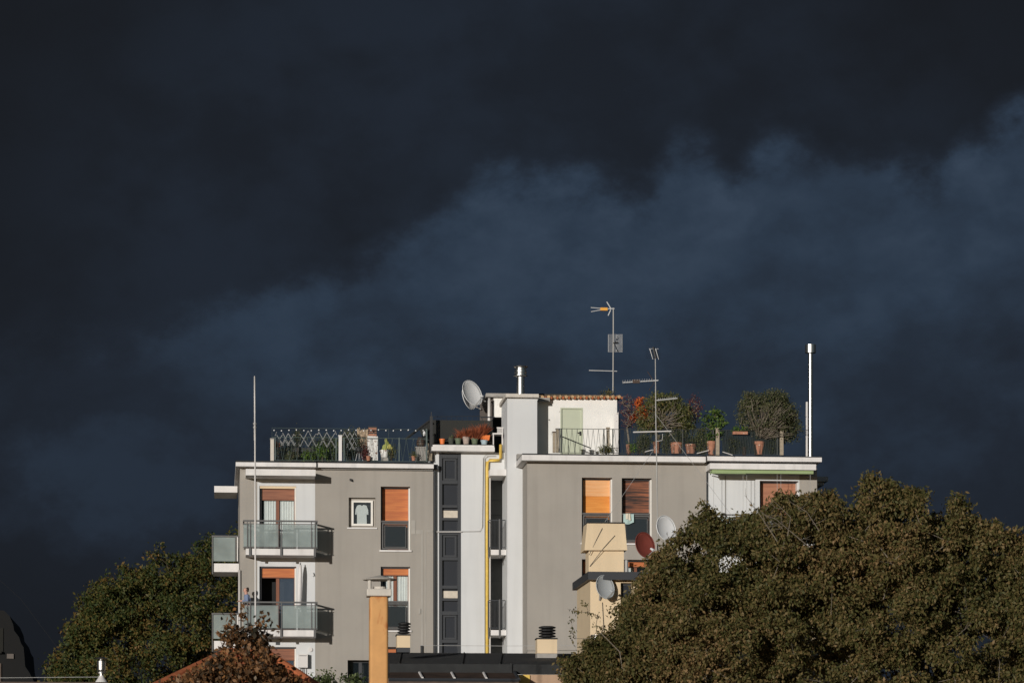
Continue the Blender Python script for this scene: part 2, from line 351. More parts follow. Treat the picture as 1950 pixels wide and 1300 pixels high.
def wall_holes(mb, u0, u1, w0, w1, v, depth, holes):
    us = sorted({u0, u1, *[h[0] for h in holes], *[h[1] for h in holes]}); ws = sorted({w0, w1, *[h[2] for h in holes], *[h[3] for h in holes]})
    for i in range(len(us)-1):
        for j in range(len(ws)-1):
            a, b, c, d = us[i], us[i+1], ws[j], ws[j+1]; mu, mw = (a+b)/2, (c+d)/2
            if any(h[0] < mu < h[1] and h[2] < mw < h[3] for h in holes): continue
            mb.add([(a,v,c),(b,v,c),(b,v,d),(a,v,d)], [(0,1,2,3)])
    for a, b, c, d in holes:
        q = v+depth
        mb.add([(a,v,c),(b,v,c),(b,v,d),(a,v,d),(a,q,c),(b,q,c),(b,q,d),(a,q,d)], [(0,3,7,4),(1,5,6,2),(0,4,5,1),(3,2,6,7)])
def H(x0, x1, y0, y1, v):
    xm = (x0+x1)/2
    return (ux(x0,v), ux(x1,v), wy(y1,xm,v), wy(y0,xm,v))

# ------------------------------------------------------------------ foliage
def leaf_mesh(p, size, aspect=.5, droop=.35, jitter=.35):
    n = len(p)
    d = RNG.normal(size=(n,3)); d[:,2] -= droop*2; d /= np.linalg.norm(d,axis=1)[:,None]
    q = RNG.normal(size=(n,3)); s = np.cross(d,q); s /= np.linalg.norm(s,axis=1)[:,None]
    nn = np.cross(d, s)
    L = (size*(1+jitter*RNG.uniform(-1,1,n)))[:,None]
    v = np.empty((n,4,3))
    v[:,0] = p; v[:,1] = p+d*L*.5+s*L*aspect*.5+nn*L*.1; v[:,2] = p+d*L; v[:,3] = p+d*L*.5-s*L*aspect*.5+nn*L*.1
    return v.reshape(-1,3), np.arange(4*n).reshape(n,4)
def cluster_leaves(cent, per, rad, size, **k):
    cent = np.array(cent); idx = np.repeat(np.arange(len(cent)), per)
    rad = np.asarray(rad); rr = rad[idx][:,None] if rad.ndim else rad
    p = cent[idx]+RNG.normal(size=(len(idx),3))*rr*np.array([1,1,.8])
    return leaf_mesh(p, size, **k)
def skeleton(roots, targets, r_tip=.012, power=.5, bend=.06, n=5, rmax=.2):
    """joins every target to the nearest node nearer the trunk; radii grow with what each limb carries"""
    nodes = [np.array(p, float) for p in roots]; par = [i-1 for i in range(len(nodes))]
    base = nodes[-1]
    order = sorted(range(len(targets)), key=lambda i: np.linalg.norm(np.array(targets[i])-base))
    for i in order:
        t = np.array(targets[i], float); arr = np.array(nodes)
        dist = np.linalg.norm(arr-t, axis=1)+.35*np.maximum(0, arr[:,2]-t[2])
        dist[:max(0,len(roots)-2)] += 50 if len(roots) > 3 else 0
        j = int(np.argmin(dist)); 
        if dist[j] > .9:
            mid = (nodes[j]+t)/2+RNG.normal(size=3)*bend*dist[j]; mid[2] += .05*dist[j]
            nodes.append(mid); par.append(j); j = len(nodes)-1
        nodes.append(t); par.append(j)
    cnt = np.ones(len(nodes))
    for i in range(len(nodes)-1, 0, -1):
        if par[i] >= 0: cnt[par[i]] += cnt[i]
    rad = np.minimum(r_tip*cnt**power, rmax)
    mb = MB()
    for i in range(1, len(nodes)):
        j = par[i]
        if np.linalg.norm(nodes[i]-nodes[j]) > 1e-4: mb.tube([nodes[j], nodes[i]], [min(rad[j], rad[i]*1.5), rad[i]], n, caps=False)
    return mb
def small_plant(name, label, cat, base, crown, per, rad, size, lm, bark=None, group=None, pot=None, potmat=None, rt=.006, stem=True, parent_pot=True, **k):
    """base (u,v,w); crown: list of cluster centres"""
    t = thing(name, label, cat, base, group)
    if pot: obj('pot', pot, potmat or m_terra, t, smooth=False)
    if stem: obj('stem', skeleton([base, tuple(np.array(base)+np.array([0,0,.25]))], crown, rt, .5), bark or m_bark, t)
    obj('foliage', cluster_leaves(crown, per, rad, size, **k), lm, t)
    return t
def blob(x0, x1, y0, y1, v, dv, n, round_=True):
    """cluster centres filling an upright ellipsoid that spans these photo pixels at depth v, half-depth dv"""
    out = []
    while len(out) < n:
        a, b, c = RNG.uniform(-1,1,3)
        if round_ and a*a+b*b+c*c > 1: continue
        out.append(tuple(pt((x0+x1)/2+a*(x1-x0)/2, (y0+y1)/2+b*(y1-y0)/2, v+c*dv)))
    return out
def pot_mb(x0, x1, y0, y1, v, rim=True):
    c = pt((x0+x1)/2, y1, v); h = wy(y0,(x0+x1)/2,v)-c.z; r = (ux(x1,v)-ux(x0,v))/2
    return MB().lathe(c, [(r*.70,0),(r*.92,h*.80),(r*1.0,h*.80),(r*1.0,h),(r*.86,h),(r*.8,h*.9)], 16)

# ------------------------------------------------------------------ ground
g = MB(); g.box(-900, 900, -200, 1800, -1, 0); obj('ground', g, m_ground, kind='structure')
g = MB(); g.box(-60, 60, -12, -6, .004, .01); obj('road', g, m_tar, kind='structure')

# ------------------------------------------------------------------ the apartment block
VA, VB, VS, VC = 0.0, 0.18, -1.0, -2.8          # front planes: left wing, stair core, flue shaft, right wing
VDEEP = 9.0
blk = thing('apartment_building', 'taupe and white flat-roofed apartment block with glass balconies and roof terraces', 'building', (0,0,0))
# roof levels
WA = wy(881, 640, VA-.4); WBr = wy(848, 882, VB-.4); WC = wy(865, 1170, VC-.7)
HS = 2.98                                         # storey height
def dn(h, k): return (h[0], h[1], h[2]-HS*k, h[3]-HS*k)
hW1 = H(494,564,925,1047,VA); hW3 = H(725,781,926,1047,VA); hW2 = H(664,715,947,1004,VA)
holesA = []
for k in range(1, 6):
    holesA += [dn(hW1,k), dn(hW3,k)]
holesA += [hW1, hW2, hW3, H(662,712,1256,1330,VA)]
uA0, uA1 = ux(457,VA), ux(825,VA); uw0, uw1 = ux(490,VA), ux(600,VA)
def in_u(h, a, b): return a <= (h[0]+h[1])/2 < b
w = MB()
wall_holes(w, uA0, uw0, 0, WA-.1, VA, .9, [])
wall_holes(w, uw1, uA1, 0, WA-.1, VA, .9, [h for h in holesA if in_u(h,uw1,uA1)])
w.box(uA0, uA1, VA+.9, VDEEP, 0, WA-.1)
w.add([(uA0,VA,0),(uA0,VA+.9,0),(uA0,VA+.9,WA-.1),(uA0,VA,WA-.1)], [(0,3,2,1)])
w.add([(uA1,VA,0),(uA1,VA+.9,0),(uA1,VA+.9,WA-.1),(uA1,VA,WA-.1)], [(0,1,2,3)])
obj('wall', w, m_taupe, blk, label='taupe rendered wall of the left wing')
w = MB(); wall_holes(w, uw0, uw1, 0, WA-.1, VA, .9, [h for h in holesA if in_u(h,uw0,uw1)])
obj('wall', w, m_white, blk, label='white rendered strip of wall behind the balconies')
# roof slab of the left wing: black membrane on a white fascia
s = MB(); s.box(ux(449,VA-.4), ux(826,VA-.4), VA-.38, VDEEP, WA, WA+.05); s.box(ux(449,VA-.5), ux(602,VA-.5), VA-.48, VA-.381, WA-.019, WA+.045); obj('roof_membrane', s, m_tar, blk)
s = MB(); s.box(ux(449,VA-.5), ux(602,VA-.5), VA-.5, VA-.362, WA-.17, WA-.02); s.box(ux(449,VA-.5), ux(602,VA-.5)-.01, VA-.361, VDEEP, WA-.168, WA-.006); s.box(ux(602.6,VA-.4), ux(826,VA-.4), VA-.36, VDEEP, WA-.16, WA-.004)
rA = obj('roof_slab', s, m_fascia, blk, label='white fascia of the left wing roof')
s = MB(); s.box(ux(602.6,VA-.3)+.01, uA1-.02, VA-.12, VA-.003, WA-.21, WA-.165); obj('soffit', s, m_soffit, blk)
# canopy above the top balcony
s = MB(); s.box(uA0+.01, uw1-.002, VA-.02, VA-.002, wy(896,535,VA), WA-.18); obj('upper_band', s, m_taupe, blk)
s = MB(); s.box(ux(468,VA-1.15), ux(601,VA-1.15), VA-1.15, VA-.0, wy(905,535,VA-1.15), wy(893,535,VA-1.15)); obj('canopy', s, m_fascia, blk)
s = MB(); s.pbox(408,452,925,937,4.8,7.1); obj('canopy', s, m_fascia, blk, label='white canopy slab over the side balconies')

def curtain(u0, u1, v, w0, w1, pitch=.09, amp=.025):
    n = max(4, int((u1-u0)/pitch*4)); vs = []; fs = []
    for i in range(n+1):
        u = u0+(u1-u0)*i/n; q = v+amp*math.sin(i*math.pi/2+.4)+amp*.4*math.sin(i*.7)
        vs += [(u,q,w0),(u,q,w1)]
        if i: fs.append((2*i-2,2*i,2*i+1,2*i-1))
    m = MB(); m.add(vs, fs); return m
def window(h, v, shut=0, shutmat=None, frame=m_wood, mull=True, curt=None, rail=0, sill=True, glass=m_glass, open_left=False, lab=None, rec=.36, reveal=m_wframe, box=None, roommat=True):
    """h: opening in the wall; shut: how much of the height the roller shutter covers; rail: height of the window railing"""
    u0,u1,w0,w1 = h; q = v+rec
    f = MB(); f.frame(u0+.004,u1-.004,q+.04,q+.10,w0+.004,w1-.004,.07)
    um = (u0+u1)/2
    if mull: f.box(um-.06,um+.06,q+.035,q+.095,w0+.07,w1-.07)
    p = obj('window', f, frame, blk, label=lab)
    ins = MB(); ins.box(u0-.2,u1+.2,v+1.0,v+1.05,w0,w1)
    gl = MB()
    if open_left: gl.box(um+.06,u1-.07,q+.06,q+.068,w0+.07,w1-.07)
    else: gl.box(u0+.07,u1-.07,q+.06,q+.068,w0+.07,w1-.07)
    obj('pane', gl, glass, p)
    if roommat:
        r = MB(); e = .012
        r.box(u0+e,u1-e,v+.86,v+.88,w0+e,w1-e); r.box(u0+.001,u0+e,q+.11,v+.88,w0+e,w1-e); r.box(u1-e,u1-.001,q+.11,v+.88,w0+e,w1-e)
        obj('room_interior', r, m_room, p)
    if curt:
        for a, b in curt: obj('curtain', curtain(u0+(u1-u0)*a, u0+(u1-u0)*b, q+.115, w0+.1, w1-.05, .09, .012), m_curtain, p)
    if shut:
        sb = MB(); hh = (w1-w0)*shut; sb.box(u0+.012,u1-.012,q-.015,q+.012,w1-hh,w1-.003)
        obj('shutter', sb, shutmat, p)
        bb = MB(); bb.box(u0+.012,u1-.012,q-.025,q+.02,w1-hh-.035,w1-hh-.002); obj('shutter_bar', bb, m_wood, p)
    if box:
        bx = MB(); bx.box(u0+.01,u1-.01,v+.03,q-.03,w1-box,w1-.002); obj('shutter_box', bx, m_cream, p)
    jm = MB(); jm.box(u1-.055,u1-.004,v-.004,q-.02,w0+.005,w1-.06); obj('jamb', jm, reveal, p)
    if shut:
        gd = MB(); gd.box(u0+.003,u0+.07,q-.10,q-.03,w0+.005,w1-.02); gd.box(u0+.071,u1-.06,q-.10,q-.03,w1-.055,w1-.003); obj('reveal_shade', gd, m_char, p)  # dark strips added for the reveal's shadow at left and top of the shutter
    if sill:
        sl = MB(); sl.box(u0-.05,u1+.05,v-.07,v+.1,w0-.06,w0-.001); obj('sill', sl, m_fascia, p)
    if rail:
        rb = MB(); a,b,c,d = u0+.05,u1-.05,w0+.04,w0+rail
        rb.frame(a,b,v+.06,v+.10,c,d,.05); rb.box(a-.03,b+.03,v+.05,v+.11,d+.02,d+.08); rb.frame(a+.09,b-.09,v+.065,v+.095,c+.07,d-.09,.025)
        obj('railing', rb, m_steelgrey, p)
        gb = MB(); gb.box(a+.115,b-.115,v+.075,v+.085,c+.1,d-.12); obj('railing_glass', gb, m_glassd, p)
    return p
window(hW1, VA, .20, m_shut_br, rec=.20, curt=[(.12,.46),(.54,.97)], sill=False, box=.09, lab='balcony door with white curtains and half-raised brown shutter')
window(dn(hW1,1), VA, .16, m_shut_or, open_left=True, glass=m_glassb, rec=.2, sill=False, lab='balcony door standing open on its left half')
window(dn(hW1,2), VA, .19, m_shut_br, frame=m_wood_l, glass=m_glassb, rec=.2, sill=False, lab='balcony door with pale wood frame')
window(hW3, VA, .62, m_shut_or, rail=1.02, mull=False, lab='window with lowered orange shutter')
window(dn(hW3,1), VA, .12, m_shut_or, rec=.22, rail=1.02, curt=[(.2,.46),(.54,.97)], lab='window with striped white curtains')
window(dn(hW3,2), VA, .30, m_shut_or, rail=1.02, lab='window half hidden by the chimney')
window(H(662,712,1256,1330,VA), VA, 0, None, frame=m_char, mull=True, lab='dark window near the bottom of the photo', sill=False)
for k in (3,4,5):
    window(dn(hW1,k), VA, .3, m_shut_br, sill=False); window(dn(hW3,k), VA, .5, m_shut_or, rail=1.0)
# small square window
p = MB(); u0,u1,w0,w1 = hW2; p.frame(u0+.11,u1-.09,VA+.13,VA+.2,w0+.08,w1-.09,.075)
p2 = obj('window', p, m_wframe, blk, label='small square window with white frame')
p = MB(); p.box(u0+.17,u1-.15,VA+.16,VA+.165,w0+.13,w1-.15); obj('pane', p, seethrough('clear_pane', (.16,.19,.21), .13, .05, .1), p2)
p = MB(); p.frame(u0+.002,u1-.002,VA+.205,VA+.24,w0+.002,w1-.002,.14); obj('surround', p, m_taupe, p2)
p = MB(); p.box(u0-.06,u1+.06,VA-.05,VA+.1,w0-.05,w0-.001); obj('sill', p, m_fascia, p2)
p = MB(); p.box(u0+.02,u1-.02,VA+.5,VA+.52,w0+.02,w1-.02); obj('room_interior', p, m_room, p2)
# white T-shirt on a hanger in the small window
um = ux(689,VA+.2); tw = wy(962,689,VA+.2); k = .0196
sh = [(-9,0),(-3.5,1.5),(0,-.5),(3.5,1.5),(9,0),(12,-8),(12.5,-17),(8.5,-17),(8.5,-10),(9,-20),(9.5,-35),(-9,-35),(-9,-20),(-8.5,-10),(-8.5,-17),(-12.5,-17),(-12,-8)]
ts = thing('hanging_shirt', 'white T-shirt on a hanger in the small square window', 'T-shirt', (um, VA+.25, tw-.7))
b = MB(); b.prism([(um+a*k, tw+c*k) for a, c in sh], VA+.22, VA+.26); obj('shirt', b, m_curtain, ts)
b = MB(); b.tube([(um-.14,VA+.24,tw-.02),(um,VA+.24,tw+.05),(um+.14,VA+.24,tw-.02)], .006); b.tube([(um,VA+.24,tw+.05),(um,VA+.24,tw+.10),(um+.03,VA+.24,tw+.12)], .005); obj('hanger', b, m_char, ts)

# front balconies
def front_balcony(k, lab):
    z = -HS*k; vo = VA-1.2
    s = MB(); s.box(ux(468,vo+.06), ux(599.5,vo+.06), vo+.07, VA-.002, wy(1056,535,vo)+z, wy(1044,535,vo)+z)
    b = obj('balcony', s, m_fascia, blk, label=lab)
    wt, wb = wy(990,535,vo)+z, wy(1042,535,vo)+z
    uL, uR = ux(463,vo), ux(605,vo)
    rl = MB(); rl.box(uL,uR,vo-.02,vo+.04,wt-.06,wt); rl.box(uL,uR,vo,vo+.03,wt-.15,wt-.125)
    rl.box(uL,uL+.05,vo+.04,VA-.002,wt-.06,wt); rl.box(uR-.05,uR,vo+.04,VA-.002,wt-.06,wt)
    rl.box(uL,uR,vo,vo+.03,wb-.015,wb+.015)
    obj('handrail', rl, m_steelgrey, b)
    for a in (471,476.5,530,536,593,600):
        pb = MB(); pb.box(ux(a,vo)-.018, ux(a,vo)+.018, vo-.035, vo-.003, wb-.02, wt-.01)
        if a in (476.5,536,600): pb.box(ux(a,vo)-.05, ux(a,vo)+.03, vo+.00, vo+.066, wy(1059,535,vo)+z, wb+.02)
        obj('post', pb, m_steelgrey, b)
    for x0, x1 in ((464,530),(538,592.5),(594.5,604)):
        gb = MB(); gb.box(ux(x0,vo),ux(x1,vo),vo+.004,vo+.016,wb+.03,wt-.16); obj('glass_panel', gb, m_frost, b)
    for uu in (uL+.02, uR-.03):
        gb = MB(); gb.box(uu,uu+.012,vo+.06,VA-.05,wb+.03,wt-.16); obj('glass_panel', gb, m_frost, b)
    return b
front_balcony(0, 'upper front balcony with frosted glass'); front_balcony(1, 'lower front balcony with frosted glass where a person stands')
for k in (2,3,4): front_balcony(k+.0, 'lower front balcony') if k > 2 else None
def side_balcony(k):
    z = -HS*k; v0, v1 = 4.8, 7.0
    s = MB(); s.box(ux(406,v0), uA0-.002, v0+.05, v1, wy(1088,430,v0)+z, wy(1072,430,v0)+z)
    b = obj('balcony', s, m_fascia, blk, label='side balcony with frosted glass on the left wall')
    wt, wb = wy(1019,430,v0)+z, wy(1068,430,v0)+z; uL = ux(403,v0)
    rl = MB(); rl.box(uL,uA0-.002,v0-.02,v0+.04,wt-.06,wt); rl.box(uL,uL+.05,v0+.04,v1,wt-.06,wt); obj('handrail', rl, m_steelgrey, b)
    gb = MB(); gb.box(uL+.01,ux(448,v0),v0+.01,v0+.02,wb,wt-.07); obj('glass_panel', gb, m_frost, b)
    gb = MB(); gb.box(uL+.01,uL+.02,v0+.04,v1,wb,wt-.07); obj('glass_panel', gb, m_frost, b)
    for a in (404.5, 448.5, 452):
        pb = MB(); pb.box(ux(a,v0)-.02,ux(a,v0)+.02,v0-.03,v0,wb-.5 if a < 410 else wb,wt-.06); obj('post', pb, m_steelgrey if a != 452 else m_fascia, b)
for k in (0,1,2,3): side_balcony(k)
# corner pipe, vents, boiler, lamps
s = MB(); s.tube([pt(456,1085,VA-.05), pt(456,1600,VA-.05)], .05); obj('drainpipe', s, m_whitep, blk, smooth=True)
s = MB(); s.pbox(568,586,1244,1270,VA-.28,VA-.002); bo = obj('boiler', s, m_whitep, blk)
s = MB(); s.tube([pt(573,1270,VA-.15), pt(573,1300,VA-.15)], .02); s.tube([pt(580,1270,VA-.15), pt(580,1300,VA-.15)], .015); s.pbox(570,584,1247,1248,VA-.285,VA-.279); obj('pipe', s, m_char, bo)
s = MB(); s.tube([pt(591,1236,VA-.05), pt(591,1236,VA)+Vector((0,-.002,0))], .08, 14); obj('vent_cover', s, m_whitep, blk)
s = MB(); s.pbox(525,533,1222,1227,VA-.02,VA-.002); obj('vent_grille', s, m_char, blk)
fl = thing('floodlight', 'small dark floodlight on the taupe wall above the square window', 'lamp', pt(669,916,VA))
s = MB(); s.box(ux(665.5,VA),ux(669.5,VA),VA-.12,VA-.03,wy(915,667,VA),wy(911.5,667,VA)); obj('lamp_head', s, m_black, fl)
s = MB(); s.tube([pt(668,914,VA-.06), pt(672,916,VA-.01)], .03); obj('bracket', s, m_char, fl)
s = MB()
s.pbox(802,805.5,1008,1243,VA-.014,VA-.002); s.pbox(809,811,1008,1243,VA-.012,VA-.002)
s.pbox(792,801.8,1009,1016,VA-.013,VA-.002); s.pbox(811.3,824,1009,1013,VA-.013,VA-.002); s.pbox(783,791,990,1016,VA-.016,VA-.002); s.pbox(797,801,1158,1168,VA-.04,VA-.002)
obj('conduit', s, M('paler_taupe_render', (.38, .355, .315), .9), blk, smooth=False)
s = MB(); s.pbox(801,804.5,1228,1243,VA-.12,VA-.02); obj('pipe_shoe', s, m_black, blk)
s = MB(); s.pbox(826,827.8,892,1300,VA-.06,VA+.06); s.pbox(825.5,834,884,892,VA-.1,VB-.01); obj('edge_strip', s, m_char, blk)  # thin dark strip down the wing's edge, dark gutter bracket at its top
s = MB(); s.tube([pt(597,1090,VA-.05), pt(598.5,1096,VA-.05), pt(596,1097,VA-.04)], .012); obj('hook', s, m_black, blk)

# stair core
uB0, uB1 = ux(826,VB), ux(962,VB)
hcol = H(836,878,862,1250,VB); hslot = H(934,961.5,909,1300,VB)
hcol = (hcol[0],hcol[1],0.3,hcol[3]); hslot = (hslot[0],hslot[1],0.3,hslot[3])
w = MB(); wall_holes(w, uB0, uB1, 0, WBr-.2, VB, .9, [hcol, hslot]); w.box(uB0-.02, uB1, VB+1.3, VDEEP, 0, WBr-.2)
obj('wall', w, m_white, blk, label='white wall of the stair core')
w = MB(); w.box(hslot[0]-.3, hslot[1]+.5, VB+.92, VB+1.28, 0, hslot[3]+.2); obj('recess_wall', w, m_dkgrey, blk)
# dark stair window column
f = MB(); a,b = hcol[0], hcol[1]; f.box(a+.005,a+.12,VB+.02,VB+.14,.3,hcol[3]-.003); f.box(b-.12,b-.005,VB+.02,VB+.14,.3,hcol[3]-.003)
rows = [(862,872),(914,921),(961,966),(985,990),(1009,1018),(1060,1066),(1114,1120),(1138,1143),(1163,1170),(1217,1223),(1266,1275)]
for y0,y1 in rows: f.box(a+.125,b-.125,VB+.03,VB+.13,wy(y1,857,VB),wy(y0,857,VB)-.001)
col = obj('stair_window', f, m_char, blk, label='tall dark window column of the staircase')
g = MB(); g.box(a+.02,b-.02,VB+.16,VB+.18,.3,hcol[3]-.01); obj('pane', g, m_column, col)
for y0,y1,l in ((971,984.5,1),(1124,1137.5,1)):
    g = MB(); g.box(a+.125,b-.10,VB+.135,VB+.15,wy(y1,857,VB),wy(y0,857,VB)); obj('blind', g, m_lightpanel, col)
for y0,y1 in ((872,914),(1018,1060),(1170,1217)):
    g = MB(); g.frame(a+.16,b-.16,VB+.10,VB+.135,wy(y1,857,VB)+.01,wy(y0,857,VB)-.01,.07); obj('casement', g, m_char, col)
# core roof
s = MB(); s.box(ux(822,VB-.5), ux(942,VB-.5), VB-.5, VDEEP, wy(858.5,882,VB-.5), wy(850.5,882,VB-.5)); s.box(ux(824,VB-.3), ux(941,VB-.3), VB-.3, VDEEP, wy(850.4,882,VB-.3), wy(847,882,VB-.3)); obj('roof_slab', s, m_fascia, blk, label='white fascia of the stair core roof')
WBt = wy(847,882,VB-.3)
s = MB(); s.box(ux(826,VB-.2), ux(941,VB-.2), VB-.28, VDEEP, WBt+.001, WBt+.03); obj('roof_membrane', s, m_tar, blk)
# slot balconies
for k in (0,1,2):
    z = -HS*k
    vo = VB-.75
    s = MB(); s.box(ux(934.5,vo),ux(964,vo),vo,VB+.9,wy(1056,948,vo)+z,wy(1046,948,vo)+z)
    b = obj('balcony', s, m_fascia, blk, label='narrow balcony in the dark recess')
    wt, wb = wy(989,948,vo)+z, wy(1043,948,vo)+z; uL, uR = ux(931,vo), ux(962.5,vo)
    r = MB(); r.box(uL,uR,vo-.02,vo+.01,wt-.03,wt); r.box(uL,uR,vo-.02,vo+.01,wb,wb+.03); r.box(uL,uL+.02,vo,VB,wt-.03,wt); r.box(uL,uL+.02,vo,VB,wb,wb+.03)
    for i in range(13): q = uL+(uR-uL)*i/12; r.box(q-.006,q+.006,vo-.012,vo+.004,wb+.031,wt-.031)
    for i in range(6): q = vo+(VB-vo)*i/6; r.box(uL+.004,uL+.016,q,q+.012,wb+.031,wt-.031)
    obj('railing', r, m_char, b)
    r = MB(); q = ux(951,vo); r.box(q-.025,q+.025,vo-.07,vo-.021,wy(1062,948,vo)+z,wt+.02); obj('post', r, m_steelgrey, b)
    r = MB(); r.box(uL-.01,uL+.03,vo-.03,vo+.3,wy(1062,948,vo)+z,wb-.005); obj('bracket', r, m_char, b)
s = MB(); vo = VB-.75; s.box(ux(933,vo),ux(964,vo),vo,VB+.9,wy(905,948,vo),wy(893,948,vo)); obj('canopy', s, m_fascia, blk, label='little white canopy over the recess')
for y in (952,980,1105):
    s = MB(); s.box(hslot[0],hslot[1]+.2,VB+.905,VB+.918,wy(y+.8,948,VB+.9),wy(y,948,VB+.9)); obj('joint', s, m_char, blk)
# flue shaft
s = MB(); s.box(ux(966,VS), ux(1023,VS), VS, 1.4, 0, wy(757,990,VS)); s.box(ux(1023,VS)+.001, ux(1023,VS)+1.2, VC+1.7, 3, 0, WC-.3)
obj('shaft', s, m_white, blk, label='white shaft rising through the roof')
s = MB(); s.box(ux(963,VS-.22), ux(1026,VS-.22), VS-.22, 1.5, wy(756,993,VS-.22), wy(749.5,993,VS-.22)); obj('shaft_cap', s, m_capc, blk)
c = pt(991.5,749,VS+.5); k=1/51.
s = MB(); s.lathe(c, [(7.4*k,-.05),(7.4*k,31*k),(9*k,32*k),(13.5*k,33*k),(13.5*k,34*k),(11*k,35*k),(11*k,38*k),(11.5*k,39*k),(11.5*k,44*k),(10*k,45*k),(10*k,48*k),(13.5*k,49.5*k),(14*k,51*k),(3*k,53*k)], 24)
obj('steel_flue', s, m_steel, blk, smooth=False, label='stainless steel flue with ringed cowl')
# gas pipe and cables
v = VB-.12
s = MB(); s.tube([pt(953.5,846,v),pt(953.5,872,v),pt(951,876,v),pt(932,876,v),pt(928,879,v),pt(927.5,890,v),pt(927.5,1320,v)], .058, 10); obj('gas_pipe', s, m_yellow, blk, smooth=True)
v = VB-.05
s = MB(); s.tube([pt(950,863,v),pt(926,864,v),pt(920,872,v),pt(919,950,v),pt(918.5,1003,v),pt(914,1011,v),pt(829,1012,v)], .012, 6); obj('cable', s, m_cable, blk)
s = MB(); s.tube([pt(829,1012,v-.02),pt(879,1012,v-.02)], .02, 6); obj('cable', s, m_whitep, blk)
s = MB(); s.tube([pt(944,868,v),pt(929,868,v),pt(923,873,v),pt(923,1243,v)], .016, 6); obj('cable', s, m_cable, blk)
s = MB(); s.tube([pt(933,905,v),pt(933,1243,v)], .03, 6); obj('drainpipe', s, m_whitep, blk)
cb = thing('wire', 'thin dark cable strung low across the front of the apartment block', 'cable', pt(900,1240,VC-.9))
s = MB(); s.tube([pt(800,1228,VC-.9),pt(960,1229,VC-.9),pt(1120,1228,VC-.9)], .008, 5); obj('strand', s, m_cable, cb)

# right wing
uC0, uC1, uD1 = ux(1004,VC), ux(1346,VC), ux(1556,VC)
hW5 = H(1108,1166,909,1033,VC); hW6 = H(1184,1241,910,1034,VC); hW7 = H(1447,1521,915,1045,VC)
hs = [hW5,hW6]+[dn(h,k) for h in (hW5,hW6) for k in range(1,6)]
w = MB(); wall_holes(w, uC0, uC1, 0, WC-.1, VC, .9, hs); w.box(uC0, uC1, VC+.9, VDEEP, 0, WC-.1)
w.add([(uC0,VC,0),(uC0,VC+.9,0),(uC0,VC+.9,WC-.1),(uC0,VC,WC-.1)], [(0,3,2,1)])
ut = ux(1520,VC)
h7 = [hW7]+[dn(hW7,k) for k in range(1,6)]
w.box(ut+.05,uD1,VC+.02,VC+.88,0,WC-.35)
obj('wall', w, m_taupe, blk, label='taupe rendered wall of the right wing')
w = MB(); wall_holes(w, uC1, ut+.049, 0, WC-.35, VC+.02, .85, h7); w.box(uC1+.01, uD1-.01, VC+.9, VDEEP, 0, WC-.35); obj('wall', w, m_white, blk, label='white wall behind the right balconies')
s = MB(); s.box(uC1+.03, uD1-.02, VC-.02, VC+.018, wy(884,1455,VC), WC-.24); obj('upper_band', s, m_taupe, blk)
s = MB(); s.box(uC1-.02,uC1+.025,VC-.05,VC+.015,0,WC-.4); obj('edge_strip', s, m_char, blk)  # thin dark strip where the taupe wall meets the white one
s = MB(); s.box(ux(1380.5,VC),ux(1382,VC),VC-.012,VC+.016,wy(1050,1381,VC),wy(905,1381,VC)); obj('joint', s, m_soffit, blk)
# roof C
vf = VC-.5
s = MB(); s.box(ux(994,vf), ux(1344,vf), vf, VS-.002, WC-.22, WC-.02); s.box(ux(1027,vf), ux(1344,vf), VS, VDEEP, WC-.22, WC-.02); obj('roof_slab', s, m_fascia, blk, label='white fascia of the right wing roof')
s = MB(); s.box(ux(995,vf), ux(1344,vf), vf+.02, VS-.003, WC-.019, WC+.03);  s.box(ux(1028,vf), ux(1344,vf), VS, VDEEP, WC-.019, WC+.03); obj('roof_membrane', s, m_tar, blk)
s = MB(); s.box(ux(983,VS),ux(992,VS),VS-.35,VS-.002,wy(876,988,VS),wy(866,988,VS)); obj('vent_box', s, m_conc, blk)
WD = wy(869.5,1455,VC-.35); vd = VC-.35
s = MB(); s.box(ux(1345,vd), ux(1565,vd), vd, VDEEP, WD-.16, WD); obj('roof_slab', s, m_fascia, blk, label='white fascia above the green awning')
s = MB(); s.box(ux(1345,vd), ux(1565,vd), vd+.02, VDEEP, WD+.001, WD+.04); obj('roof_membrane', s, m_tar, blk)
vo = VC-1.0
s = MB(); s.box(ux(1352,vo), ux(1554,vo), vo, VC+.0, wy(893.5,1453,vo), wy(882.5,1453,vo)); obj('canopy', s, m_fascia, blk, label='white canopy slab above the green awning')
aw = MB(); vo2 = vo+.12; aw.box(ux(1356,vo2), ux(1549,vo2), vo2, vo2+.22, wy(901,1453,vo2), wy(894.2,1453,vo2)); awn = obj('awning', aw, m_green_aw, blk, label='rolled-up green awning')
aw = MB(); aw.tube([pt(1352,900,vo2-.03),pt(1420,901,vo2-.03)], .025, 8); aw.tube([pt(1354,897,vo2),pt(1353,903,vo2+.7)], .02); obj('awning_bar', aw, m_green_aw, awn)
for x in (1359,1415,1422,1480,1487,1543):
    aw = MB(); aw.tube([pt(x,901,vo2+.1), pt(x,978,vo2+.1)], .007, 5); obj('awning_cord', aw, m_cable, awn)
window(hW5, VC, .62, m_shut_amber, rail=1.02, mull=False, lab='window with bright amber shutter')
u0,u1,w0,w1 = hW5; s = MB(); s.box(u0+.03,u1-.03,VC+.325,VC+.34,w1-(w1-w0)*.27,w1-.05); obj('shutter', s, m_shut_pale, blk, label='paler upper half of the amber shutter')
window(hW6, VC, .56, m_shut_wood, rail=1.02, mull=False, lab='window with weathered dark wood shutter')
